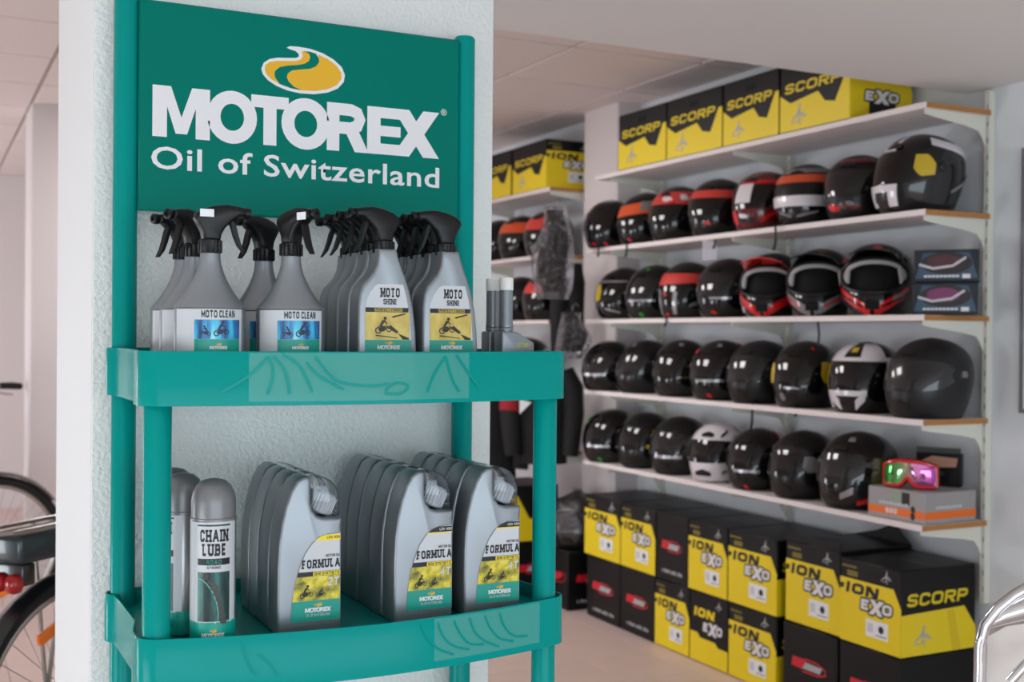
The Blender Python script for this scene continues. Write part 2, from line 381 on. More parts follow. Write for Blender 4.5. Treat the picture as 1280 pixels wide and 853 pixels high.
ce = struct(MB().box(XL, XR, YS - .02, YF, ZC + .006, ZC + .08).build('ceiling', M_GRID, smooth=0))
CX0, CY0, CS = 2.389, 4.208, 0.625
ct = MB().cbox(-CS / 2 + .009, CS / 2 - .009, -CS / 2 + .009, CS / 2 - .009, 0, .008, .002).mesh('ceiling_tile', 0); ct.materials.append(M_CEIL)
for i in range(math.floor((XL - CX0) / CS), math.ceil((XR - CX0) / CS)):
    for j in range(math.floor((YS - CY0) / CS), math.ceil((YF - CY0) / CS)):
        x0, x1 = max(CX0 + i * CS, XL), min(CX0 + (i + 1) * CS, XR); y0, y1 = max(CY0 + j * CS, YS), min(CY0 + (j + 1) * CS, YF)
        if x1 - x0 < .05 or y1 - y0 < .05: continue
        if x1 - x0 > CS - .001 and y1 - y0 > CS - .001:
            t = bpy.data.objects.new('ceiling_tile', ct); COL.objects.link(t); t.location = ((x0 + x1) / 2, (y0 + y1) / 2, ZC); t.parent = ce
        else:
            MB().box(x0 + .009, x1 - .009, y0 + .009, y1 - .009, ZC, ZC + .008).build('ceiling_tile', M_CEIL, ce, smooth=0)
M_FILL_LAMP = bpy.data.materials.new('fill_lamp_diffuser'); M_FILL_LAMP.use_nodes = True
_b = M_FILL_LAMP.node_tree.nodes['Principled BSDF']; _b.inputs['Base Color'].default_value = (.9, .9, .9, 1); _b.inputs['Emission Color'].default_value = (1, .975, .965, 1); _b.inputs['Emission Strength'].default_value = FILL_LAMP
for k, (lx, ly) in enumerate(((CX0 - 1.5 * CS, CY0 + .5 * CS), (CX0 - 1.5 * CS, CY0 + 2.5 * CS))):  # unseen glowing panels added overhead to brighten the floor by the shelves
    lp = thing('fill_lamp', ('square fill light panel added behind the pillar, nearest the rack', 'square fill light panel added behind the pillar, farther from the rack')[k], 'ceiling lamp', (lx, ly, ZC), 0, 'added fill light panels')
    MB().cbox(-.30, .30, -.30, .30, -.012, -.0005, .003).build('housing', M_SHELF, lp)
    MB().box(-.28, .28, -.28, .28, -.014, -.0125).build('diffuser', M_FILL_LAMP, lp, 0)
struct(MB().box(XL, XR, YN, YS, ZS, ZC + .08).build('ceiling_soffit', M_SOFFIT, smooth=0))
struct(MB().box(XR, XR + .15, YN, YF, -.06, ZC + .08).build('wall_right', M_WALL, smooth=0))
struct(MB().box(XL, XR, YF, YF + .15, -.06, ZC + .08).build('wall_far', M_WARMW, smooth=0))
def wall_with_holes(name, axis, at, thick, lo, hi, holes, m):
    """vertical wall with rectangular window openings; holes: (a0, a1, z0, z1) along the wall"""
    mb = MB(); cuts = sorted(holes); a = lo
    def put(a0, a1, z0, z1):
        if a1 - a0 < 1e-4 or z1 - z0 < 1e-4: return
        if axis == 'x': mb.box(at - thick, at, a0, a1, z0, z1)
        else: mb.box(a0, a1, at - thick, at, z0, z1)
    for (h0, h1, z0, z1) in cuts:
        put(a, h0, -.06, 2.63); put(h0, h1, -.06, z0); put(h0, h1, z1, 2.63); a = h1
    put(a, hi, -.06, 2.63)
    return struct(mb.build(name, m, smooth=0))
wall_with_holes('wall_left', 'x', XL, .12, YN, YF, [(0.0, 1.7, .08, .96), (3.25, 4.25, .08, 1.05), (7.4, 8.8, .3, 1.9)], M_WARMW)
wall_with_holes('wall_near', 'y', YN, .12, XL, XR, [(-2.1, 2.9, .1, 1.8)], M_WARMW)
M_FRAME = mat('window_frame_paint', (210, 212, 214), 0.5)
def window_frame(n, axis, at, a0, a1, z0, z1, bars):
    mb = MB(); w = .05
    segs = [(a0, a0 + w, z0, z1), (a1 - w, a1, z0, z1), (a0 + w, a1 - w, z0, z0 + w), (a0 + w, a1 - w, z1 - w, z1)] + [(b - .025, b + .025, z0 + w, z1 - w) for b in bars]
    for (p, q, r, s) in segs:
        if axis == 'x': mb.box(at - .06, at - .01, p, q, r, s)
        else: mb.box(p, q, at - .06, at - .01, r, s)
    return struct(mb.build('window_%d' % n, M_FRAME, smooth=0))
window_frame(1, 'x', XL, 3.25, 4.25, .08, 1.05, []); window_frame(3, 'x', XL, 7.4, 8.8, .3, 1.9, []); window_frame(4, 'x', XL, 0, 1.7, .08, .96, [.85]); window_frame(2, 'y', YN, -2.1, 2.9, .1, 1.8, [-.43, 1.23])  # left opening nearest the camera is added for the floor-bounce fill
# pillar that the rack leans against: smooth sides, rough plaster front
PX0, PX1, PY0, PY1 = 0.2535, 0.987, 2.052, 2.6
pil = struct(MB().box(PX0, PX1, PY0 + .002, PY1, 0, ZS + .02).build('wall_pillar', M_SMOOTHW, smooth=0))
MB().cbox(PX0 + .001, PX1 - .001, PY0 - .004, PY0 + .004, 0, ZS - .001, .003, 2).build('plaster_face', M_PLASTER, pil)
# pilaster between the two shelf bays, and the far column on the left
struct(MB().cbox(3.15, XR + .01, 5.087, 5.425, 0, ZC + .02, .006).build('wall_pilaster', M_WARMW, smooth=30))
struct(MB().cbox(.515, 1.05, 6.60, 7.0, 0, ZC + .02, .012, 2).build('wall_column', M_WARMW, smooth=30))

# ================================================================== GREEN RACK
rack = thing('display_rack', 'tall green plastic display rack with two trays leaning on the white pillar', 'display rack', (0.605, 1.86, 0))
RO = Vector((0.605, 1.86, 0))
def rk(p): return (p[0] - RO.x, p[1] - RO.y, p[2])
POSTS = [(.299, 2.009, 1.915), (.907, 2.009, 1.915), (.300, 1.706, 1.33), (.921, 1.706, 1.33)]
for (x, y, top) in POSTS:
    c = rk((x, y, 0))
    MB().lathe([(.0195, 0), (.0195, top - .004), (.0165, top), (0, top)], c, 28).build('post', M_GREEN, rack)
sp = MB().cbox(.316 - RO.x, .890 - RO.x, 1.992 - RO.y, 2.004 - RO.y, 1.558, 1.9045, .003).build('sign_panel', M_SIGN, rack)
YSN = 1.9914 - RO.y
# words on the sign
bx0, bz0 = .3385 - RO.x, 1.681
print_part('brand_lettering', shift(brand_polys(_x1 - _x0, .0845), bx0, bz0), front_map(YSN), M_WHITEINK, sp)
pe = [(p[0] - RO.x, p[1]) for p in _eo]
print_part('emblem', [pe], front_map(YSN), M_WHITEINK, sp)
for pl, m, dy in ((EM_G, M_SIGN, .0003), (EM_L, M_YELLOWINK, .0003), (EM_R, M_YELLOWINK, .0003)):
    print_part('emblem', [[(p[0] - RO.x, p[1]) for p in em_world(pl)]], front_map(YSN - dy), m, sp)
def font_mesh(txt, size, off, name, material, parent, loc, rot, fitw=None, spacing=1.0):
    cu = bpy.data.curves.new(name, 'FONT'); cu.body = txt; cu.size = size; cu.offset = off; cu.space_character = spacing; cu.resolution_u = 3
    ob = bpy.data.objects.new('tmp', cu); COL.objects.link(ob)
    dg = bpy.context.evaluated_depsgraph_get(); dg.update()
    me = bpy.data.meshes.new_from_object(ob.evaluated_get(dg)); bpy.data.objects.remove(ob); bpy.data.curves.remove(cu)
    xs = [v.co.x for v in me.vertices]; a, b = min(xs), max(xs); k = (fitw / (b - a)) if fitw else 1
    for v in me.vertices: v.co.x = (v.co.x - a) * k
    me.materials.clear(); me.materials.append(material); me.name = name
    o = bpy.data.objects.new(name, me); COL.objects.link(o); o.parent = parent; o.location = loc; o.rotation_euler = rot
    return o
font_mesh('Oil of Switzerland', .052, .0007, 'slogan_lettering', M_WHITEINK, sp, (.337 - RO.x, YSN, 1.6285), (PI / 2, 0, 0), fitw=.513, spacing=1.05)
print_part('trademark_ring', ring(.858 - RO.x, 1.7675, .0058, .0058, .0046, .0046) + shift(text_polys('R', .0058, .2)[0], .8556 - RO.x, 1.7645), front_map(YSN), M_WHITEINK, sp)

def arc(cx, cy, r, a0, a1, n): return [(cx + r * math.cos(math.radians(a0 + (a1 - a0) * i / n)), cy + r * math.sin(math.radians(a0 + (a1 - a0) * i / n))) for i in range(n + 1)]
def tray_outline(g):
    """plan outline, counter-clockwise from the rear left; g = outward growth"""
    xl, xr, yf, yr = .2995, .9215, 1.706, 2.009
    r = .028 + g; out = []
    out += arc(.299, yr, r, 90, 270 - 35, 8)                      # rear left collar
    out += [(.281 - g, 1.975), (.283 - g, 1.945), (.284 - g, 1.80), (.277 - g, 1.765), (.272 - g, 1.74)]
    out += arc(.305, yf, .034 + g, 180, 262, 8)                  # front left corner
    n = 22
    for i in range(1, n):
        t = i / n; out.append((.302 + (.919 - .302) * t, 1.672 - g - .044 * math.sin(PI * t) ** .85))
    out += arc(.917, yf, .034 + g, 278, 360, 8)
    out += [(.952 + g, 1.74), (.946 + g, 1.765), (.937 + g, 1.80), (.934 + g, 1.945), (.933 + g, 1.975)]
    out += arc(.907, yr, r, -55 + 360, 450, 8)
    return out
def build_tray(z0, z1, zf):
    O = tray_outline(0.0); I = tray_outline(-.0045); n = len(O)
    V = []
    def ringv(pts, z): V.extend([rk((p[0], p[1], z)) for p in pts])
    ringv(O, z0); ringv(O, z1 - .002); ringv(tray_outline(-.0012), z1); ringv(tray_outline(-.0035), z1); ringv(I, z1 - .002); ringv(I, zf)
    F = []
    for k in range(5):
        for i in range(n):
            j = (i + 1) % n; F.append((k * n + i, k * n + j, (k + 1) * n + j, (k + 1) * n + i))
    F.append(tuple(5 * n + i for i in range(n))); 
    # underside: recessed
    b = len(V); ringv(I, z0); ringv(I, zf - .004)
    for i in range(n):
        j = (i + 1) % n; F.append((b + i, b + j, j, i)); F.append((b + n + i, b + n + j, b + j, b + i))
    F.append(tuple(b + n + i for i in reversed(range(n))))
    return MB().add(V, F).build('tray', M_GREEN, rack, smooth=35)
tr1 = build_tray(1.256, 1.333, 1.301)
tr2 = build_tray(0.855, 0.932, .910)
ZT1, ZT2 = 1.302, 0.911
build_tray(0.10, 0.177, .15)
# clear price strip stuck along the bowed front of each tray
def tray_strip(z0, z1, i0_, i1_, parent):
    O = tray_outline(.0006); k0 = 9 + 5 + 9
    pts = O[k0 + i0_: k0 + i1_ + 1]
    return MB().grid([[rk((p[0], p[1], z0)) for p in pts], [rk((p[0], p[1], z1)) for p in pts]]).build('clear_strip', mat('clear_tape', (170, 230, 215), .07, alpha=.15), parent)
def tray_map(off):
    def f(u, v, d=0):
        x = .302 + (.919 - .302) * u; y = 1.672 - off - d - .044 * math.sin(PI * min(max(u, 0), 1)) ** .85
        return rk((x, y, v))
    return f
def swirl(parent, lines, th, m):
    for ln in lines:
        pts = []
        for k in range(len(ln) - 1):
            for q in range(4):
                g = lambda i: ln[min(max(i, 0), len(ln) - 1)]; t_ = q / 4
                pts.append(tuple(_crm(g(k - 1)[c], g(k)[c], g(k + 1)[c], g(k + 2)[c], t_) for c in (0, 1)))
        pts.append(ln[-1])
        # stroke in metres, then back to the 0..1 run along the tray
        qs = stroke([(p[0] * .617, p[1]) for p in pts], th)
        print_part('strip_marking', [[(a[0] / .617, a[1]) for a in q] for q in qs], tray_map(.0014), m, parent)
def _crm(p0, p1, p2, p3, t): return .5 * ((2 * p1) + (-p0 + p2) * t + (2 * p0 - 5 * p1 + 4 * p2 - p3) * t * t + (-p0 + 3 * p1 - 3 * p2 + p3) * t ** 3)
M_REFLECT = mat('strip_marking_green', (10, 144, 136), .2, spec=.12)  # reflections in the clear tape, drawn as darker green strokes
swirl(tr1, [[(.12, 1.275), (.18, 1.298), (.225, 1.326)], [(.225, 1.326), (.235, 1.30), (.222, 1.272)], [(.235, 1.326), (.262, 1.305), (.272, 1.272)], [(.255, 1.329), (.295, 1.312), (.325, 1.275)], [(.31, 1.318), (.34, 1.298), (.40, 1.278)], [(.33, 1.326), (.38, 1.292), (.46, 1.283), (.51, 1.286)], [(.50, 1.276), (.53, 1.287), (.56, 1.282), (.54, 1.271), (.50, 1.272)], [(.61, 1.272), (.63, 1.30), (.66, 1.326)], [(.66, 1.326), (.68, 1.29), (.70, 1.272)], [(.69, 1.328), (.73, 1.297), (.76, 1.276)]], .0042, M_REFLECT)
swirl(tr2, [[(.60 + .045 * k, .924), (.615 + .045 * k, .905 - .003 * (k % 2)), (.645 + .045 * k, .885), (.69 + .045 * k, .872 + .004 * (k % 3))] for k in range(6)] + [[(.17, .92), (.185, .89), (.20, .876)], [(.205, .905), (.23, .89), (.25, .872)]], .0032, M_REFLECT)
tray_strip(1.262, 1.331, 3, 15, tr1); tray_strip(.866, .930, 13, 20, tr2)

# ================================================================== PRODUCTS ON THE RACK
def small_brand(parent, cx, cz, w, fmap2, lift=.0004):
    """white brand word with the little yellow emblem above, as on every label"""
    h = w * .165
    print_part('brand_lettering', shift(brand_polys(w, h), cx - w / 2, cz), fmap2, M_WHITEINK, parent)
    ew = w * .33
    for pl, m in ((EM_L, M_YELLOWINK), (EM_R, M_YELLOWINK)):
        print_part('emblem', shift(em_polys(pl, ew), cx - ew / 2, cz + h * 1.12), fmap2, m, parent)
def bike_shape(cx, cz, s, flip=1):
    """silhouette of a jumping motorbike and rider, pieces of one dark print"""
    P = ring(-.42, .0, .27, .27, .17, .17, 14) + ring(.5, .12, .25, .25, .17, .17, 14)
    P += [[(-.45, .02), (-.2, .34), (.12, .38), (.3, .2), (.1, -.06), (-.15, -.1)], [(.2, .36), (.3, .44), (.54, .12), (.46, .1)], [(-.5, .3), (-.18, .42), (.05, .34), (-.1, .25)],
          [(-.3, .42), (-.1, .8), (.08, .86), (.14, .7), (-.04, .48), (-.1, .38)], [(.05, .76), (.3, .5), (.36, .56), (.14, .86)], ell(.16, .98, .14, .14, 10), [(-.12, .36), (.12, .3), (.0, .0), (-.1, .02)]]
    return [[(cx + p[0] * s * flip, cz + p[1] * s) for p in q] for q in P]

# ---- trigger sprayer: collar + head (> trigger, nozzle), nozzle towards +x
HEAD = [(-.0115, .018), (-.0135, .03), (-.020, .042), (-.0245, .050), (-.0225, .057), (-.012, .064), (.004, .069), (.022, .0715), (.040, .0695), (.050, .067), (.050, .0545), (.040, .0545), (.030, .047), (.020, .038), (.0145, .028), (.0125, .018)]
def sprayer(parent, z, rz, sticker=None, sc=1.0):
    R = Matrix.Rotation(rz, 4, 'Z') @ Matrix.Scale(sc, 4)
    def place(o): o.matrix_local = Matrix.Translation((0, 0, z)) @ R; return o
    c = MB(); n = 28
    c.lathe([(.0150, 0), (.0158, .001), (.0158, .019), (.0135, .0205), (.0, .0205)], (0, 0, 0), n)
    for k in range(14):
        a = 2 * PI * k / 14; c.box(-.0012, .0012, -.0012, .0012, .001, .018)
        for q in range(8):
            v = c.v[-8 + q]; c.v[-8 + q] = (v[0] + .0158 * math.cos(a), v[1] + .0158 * math.sin(a), v[2])
    place(c.build('collar', M_BLKPL, parent))
    hd = place(MB().prism(HEAD, -.0115, .0115, .0045, 2).build('spray_head', M_BLKPL, parent, 50))
    tg = [(.033, .050), (.037, .040), (.040, .028), (.0445, .014), (.0505, .002), (.0485, .0015), (.0395, .012), (.0335, .026), (.0285, .042), (.026, .050)]
    MB().prism(tg, -.0055, .0055, .0018, 1).build('trigger', M_BLKPL, hd)
    MB().lathe([(.0072, 0), (.0080, .001), (.0080, .010), (.006, .011), (.003, .011), (.003, .009), (0, .009)], (0, 0, 0), 14).build('nozzle', M_BLKPL, hd).matrix_local = Matrix.Translation((.048, 0, .0607)) @ Matrix.Rotation(PI / 2, 4, 'Y')
    if sticker:
        s0 = sticker
        MB().box(s0[0], s0[0] + .020, -.0121, -.0112, .052, .063).build('price_sticker', M_STICKER, hd, 0).rotation_euler = (0, 0, 0)
    return hd

# ---- large cone bottle with blue photo label
M_BLUEPIC = ramp_mat('blue_photo_print', [(.3, (10, 40, 90)), (.45, (10, 110, 175)), (.6, (60, 190, 225)), (.75, (170, 230, 240))], 55, .3, (1.6, 1.6, .25))
def cone_bottle(name, label, loc, rz, srz, sticker=None):
    t = thing(name, label, 'spray bottle', loc, rz, 'cone shaped spray bottles on the upper tray')
    r = .0505
    prof = [(r - .003, 0), (r, .003), (r, .089), (r - .0005, .0915), (r + .0008, .093), (r - .0005, .0955)]
    for k in range(1, 13):
        q = k / 12; zz = .0955 + .072 * q; rr = .0145 + (r - .0155) * (1 - q) ** 1.75; prof.append((rr, zz))
    prof += [(.0138, .176), (0, .176)]
    MB().lathe(prof, (0, 0, 0), 40, sy=.72).build('body', M_SILVER, t, 35)
    oval = lambda rr: (lambda u, v, d=0: (rr * math.sin(u / rr), -(rr * .72 + d) * math.cos(u / rr) - .0002, v))
    lb = print_part('label', rect(-.062, .050, .001, .0905, 20), oval(r + .0003), M_GREYINK, t)
    print_part('title_lettering', shift(text_polys('MOTO CLEAN', .0105, .22, 1.0, serif=False, fit=.050)[0], -.016, .0785), oval(r + .0006), M_BLACKINK, lb)
    print_part('photo_print', rect(-.026, .044, .048, .0755, 12), oval(r + .0006), M_BLUEPIC, lb)
    print_part('rider_print', bike_shape(.012, .056, .016) + bike_shape(-.010, .055, .011, -1), oval(r + .0009), mat('dark_blue_print', (12, 30, 62), .4), lb)
    print_part('green_band', rect(-.026, .044, .001, .0478, 12), oval(r + .0006), M_INKGREEN, lb)
    small_brand(lb, .009, .0335, .026, oval(r + .0009))
    sprayer(t, .172, srz, sticker)
    return t
G_CONE = 'cone shaped spray bottles on the upper tray'
def rt(px, py, Y, z): p = atY(px, py, Y); return (p.x, Y, z)
cone_bottle('spray_bottle', 'silver cone bottle with blue label, sprayer pointing right, front left of upper tray', rt(262, 440, 1.722, ZT1), math.radians(-6), math.radians(8), (-.018, 0))
cone_bottle('spray_bottle', 'silver cone bottle second in the leftmost row, half hidden behind the front one', rt(242, 440, 1.822, ZT1), math.radians(-6), math.radians(222), None)
cone_bottle('spray_bottle', 'silver cone bottle at the back of the leftmost row, price sticker on its sprayer', rt(229, 440, 1.905, ZT1), math.radians(-6), math.radians(212), (.012, 0))
cone_bottle('spray_bottle', 'silver cone bottle with blue label, second in front from the left on upper tray', rt(363, 440, 1.722, ZT1), math.radians(-6), math.radians(-62), (.028, 0))
cone_bottle('spray_bottle', 'silver cone bottle standing behind the second front cone bottle, price sticker on its sprayer', rt(329, 440, 1.865, ZT1), math.radians(-8), math.radians(215), (.012, 0))

# ---- flat polish bottle with yellow photo label
SH = [(-.046, 0), (-.0478, .004), (-.0482, .05), (-.0475, .10), (-.0458, .118), (-.041, .131), (-.033, .140), (-.024, .150), (-.018, .163), (-.0158, .178), (-.0155, .188), (.0140, .188), (.0165, .178), (.0215, .163), (.0290, .145), (.0365, .122), (.0425, .095), (.0465, .060), (.0478, .03), (.0475, .004), (.046, 0)]
M_YELPIC = ramp_mat('yellow_photo_print', [(.3, (176, 146, 50)), (.55, (222, 196, 96)), (.75, (236, 218, 140))], 30, .35, (1, 1, .6))
M_DARKBIKE = mat('dark_brown_print', (44, 36, 22), .45)
def polish_bottle(label, loc, rz, srz, detail):
    t = thing('polish_bottle', label, 'spray bottle', loc, rz, 'flat polish spray bottles on the upper tray')
    th = .0235
    MB().prism(SH, -th, th, .0095, 3).build('body', M_SILVER, t, 50)
    if detail:
        fm = lambda e: front_map(-th - e)
        lb = print_part('label', [[(-.037, .001), (.0385, .001), (.0378, .05), (.0350, .085), (.030, .112), (.0255, .128), (.0235, .1335), (-.0165, .1335), (-.022, .130), (-.030, .119), (-.0355, .106), (-.037, .090)]], fm(.0002), M_GREYINK, t)
        print_part('title_lettering', shift(text_polys('MOTO', .0145, .24, 1.0, .16, serif=True, fit=.031)[0], -.0125, .1135), fm(.0005), M_BLACKINK, lb)
        print_part('title_lettering', shift(text_polys('SHINE', .0085, .22, 1.0, .16, serif=True, fit=.022)[0], -.008, .1025), fm(.0005), M_BLACKINK, lb)
        print_part('black_stripe', rect(-.0365, .033, .0905, .0975), fm(.0005), M_BLACKINK, lb)
        print_part('stripe_lettering', rect(-.022, .023, .0915, .0968), fm(.0007), mat('dull_yellow_print', (186, 160, 60), .45), lb)
        print_part('stripe_lettering', shift(text_polys('PERFECT FINISH', .0040, .2, fit=.042)[0], -.0205, .0922), fm(.0009), M_BLACKINK, lb)
        print_part('photo_print', rect(-.037, .035, .0482, .0902), fm(.0005), M_YELPIC, lb)
        print_part('rider_print', [[(p[0], p[1]) for p in q] for q in bike_shape(-.008, .0625, .019)] + [[(.005, .084), (.028, .0895), (.028, .0875), (.008, .082)], [(.016, .058), (.034, .051), (.034, .0485), (.024, .0485)], [(-.02, .056), (.015, .0515), (.015, .0505), (-.02, .054)], [(.004, .071), (.017, .0605), (.014, .058), (.0, .066)]], fm(.0008), M_DARKBIKE, lb)
        print_part('green_band', rect(-.037, .038, .001, .048), fm(.0005), M_INKGREEN, lb)
        small_brand(lb, .0015, .0335, .037, fm(.0008))
    sprayer(t, .1815, srz, None)
    return t
def polish_row(px, n, where, y0=1.722):
    p = atY(px, 440, y0); names = ['front', 'second', 'third', 'rearmost']
    for k in range(n):
        polish_bottle('flat silver polish bottle, %s in the row %s' % (names[k], where), (p.x + random.uniform(-.002, .002), y0 + k * .0535, ZT1), math.radians(random.uniform(-2, 2)), math.radians(186 + random.uniform(-7, 7)), k < 2)
polish_row(479, 4, 'beside the blue-label bottles'); polish_row(556, 4, 'nearest the rear right post')

# ---- narrow-necked additive bottles at the right end
def additive(label, loc):
    t = thing('additive_bottle', label, 'bottle', loc, math.radians(3), 'narrow necked additive bottles')
    body = [(-.0145, 0), (-.0150, .003), (-.0150, .061), (-.0125, .063), (.012, .063), (.018, .0605), (.046, .0455), (.0475, .043), (.0475, .003), (.0465, 0)]
    MB().prism(body, -.015, .015, .005, 3).build('body', M_SILVER, t, 50)
    MB().lathe([(.0112, .060), (.0112, .064), (.0122, .065), (.0122, .068), (.0115, .069), (.0122, .070), (.0122, .073), (.0116, .075), (.0116, .130), (.0109, .133), (0, .133)], (0, 0, 0), 24).build('neck', M_SILVER, t)
    c = MB().lathe([(.0118, .132), (.0122, .133), (.0122, .151), (.0112, .153), (0, .153)], (0, 0, 0), 24)
    c.build('cap', M_WHITEPL, t)
    print_part('lettering', shift(text_polys('MOTOREX', .0065, .2, fit=.026, shear=.2)[0], .012, .037), front_map(-.0153), mat('pale_yellow_print', (214, 208, 70), .4), t)
    return t
additive('silver additive bottle with white cap, front one at the right end of upper tray', rt(632, 440, 1.768, ZT1))
additive('silver additive bottle with white cap, half hidden behind its twin', (atY(632, 440, 1.768).x - .003, 1.812, ZT1))

# ---- aerosol cans
M_CHAINPIC = ramp_mat('dark_green_photo_print', [(.35, (4, 22, 24)), (.52, (6, 58, 56)), (.66, (14, 104, 94)), (.85, (70, 150, 132))], 50, .35, (1.4, 1.4, .3))
M_CHAIN = mat('chain_grey_print', (70, 66, 62), .5)
def aerosol(label, loc, rz):
    t = thing('aerosol_can', label, 'spray can', loc, rz, 'chain lube cans on the lower tray')
    r = .0322
    MB().lathe([(r - .003, 0), (r - .001, .002), (r, .005), (r, .180), (r - .0012, .1825)], (0, 0, 0), 36).build('can', M_SILVERCAN, t)
    MB().lathe([(r + .0004, .1805), (r + .0004, .183), (r - .0006, .184), (r - .0006, .207), (r - .003, .219), (r - .008, .229), (r - .016, .2355), (r - .026, .238), (0, .2385)], (0, 0, 0), 36).build('dome_cap', mat('grey_cap_plastic', (122, 122, 124), .33, metal=.25), t)
    lb = print_part('label', rect(-.052, .036, .036, .179, 20), cyl_map(r + .0003), M_GREYINK, t)
    gb = print_part('green_band', rect(-r * PI, r * PI - .0002, .004, .0375, 36), cyl_map(r + .0004), M_INKGREEN, t)
    m6 = cyl_map(r + .0006); m9 = cyl_map(r + .0009)
    print_part('green_line', rect(-.025, .024, .1735, .176, 8), m6, mat('deep_green_print', (6, 70, 62), .4), lb)
    print_part('title_lettering', shift(text_polys('CHAIN', .0175, .24, 1.0, .2, serif=True, fit=.041)[0], -.0205, .1515), m6, M_BLACKINK, lb)
    print_part('title_lettering', shift(text_polys('LUBE', .0175, .24, 1.0, .2, serif=True, fit=.034)[0], -.017, .1315), m6, M_BLACKINK, lb)
    print_part('black_stripe', rect(-.0245, .0235, .1185, .1278, 8), m6, M_BLACKINK, lb)
    print_part('stripe_lettering', shift(text_polys('ROAD', .0062, .2, 1.3, .4, fit=.021)[0], -.011, .1200), m9, mat('mid_green_print', (30, 140, 120), .4), lb)
    print_part('stripe_lettering', shift(text_polys('STRONG', .0035, .2, fit=.019)[0], -.010, .1135), m9, M_BLACKINK, lb)
    ph = print_part('photo_print', rect(-.0245, .0235, .0385, .1085, 10), m6, M_CHAINPIC, lb)
    ch = []
    for k in range(9):
        q = k / 8; u = -.012 + .026 * q ** .55; v = .104 - .064 * q; w = .0046 + .001 * math.sin(k)
        ch.append([(u - w, v), (u, v + .0045), (u + w, v), (u + w * .8, v - .005), (u, v - .006), (u - w, v - .004)])
    print_part('chain_print', ch, m9, M_CHAIN, lb)
    print_part('rim_print', [stroke([(-.024, .099), (-.018, .0985), (-.01, .092), (-.002, .08), (.004, .064), (.006, .05), (.0055, .04)], .0012)[k] for k in range(6)], m9, mat('teal_glint_print', (90, 180, 165), .4), lb)
    small_brand(gb, -.001, .0165, .033, m9)
    return t
a1 = atY(266, 780, 1.705)
aerosol('grey chain lube can with green photo label, front one by the front left post', (a1.x, 1.705, ZT2), math.radians(-10))
aerosol('grey chain lube can half hidden behind the front can', (.352, 1.790, ZT2), math.radians(-75))
o = aerosol('grey chain lube can at the rear of the can row with a white price sticker', (.352, 1.862, ZT2), math.radians(-80))
MB().box(-.008, .008, -.0338, -.0322, .2095, .2175).build('price_sticker', M_STICKER, o, 0).rotation_euler = (-.35, 0, math.radians(70))

# ---- oil jugs
JUG = [(-.0465, 0), (-.0488, .004), (-.0492, .04), (-.0490, .10), (-.0475, .135), (-.0435, .165), (-.0375, .192), (-.0300, .213), (-.0215, .228), (-.0120, .2345), (-.0030, .2350), (.0005, .230), (.0005, .196), (.0035, .184), (.0105, .1755), (.020, .1720), (.0490, .1710), (.0492, .166), (.0485, .160), (.0488, .02), (.0485, .004), (.0465, 0)]
LAB = [(-.0285, .0185), (.0462, .0185), (.0462, .1490), (.0260, .1478), (.0130, .1435), (.0020, .1345), (-.0080, .1205), (-.0165, .1000), (-.0235, .0730), (-.0275, .0460), (-.0290, .0260)]
M_OILPIC = ramp_mat('yellow_meadow_print', [(.32, (70, 74, 20)), (.45, (160, 150, 20)), (.58, (222, 202, 30)), (.75, (205, 208, 150))], 60, .35)
def lab_x(z):      # left edge of the label at height z
    L = LAB[3:] + [LAB[0]]
    for (a, b) in zip(L, L[1:]):
        if min(a[1], b[1]) <= z <= max(a[1], b[1]): return a[0] + (b[0] - a[0]) * (z - a[1]) / (b[1] - a[1] + 1e-9)
    return LAB[0][0]
def band(z0, z1, n=5):
    zs = [z0 + (z1 - z0) * k / n for k in range(n + 1)]
    return [[(lab_x(zs[k]), zs[k]), (.0462, zs[k]), (.0462, zs[k + 1]), (lab_x(zs[k + 1]), zs[k + 1])] for k in range(n)]
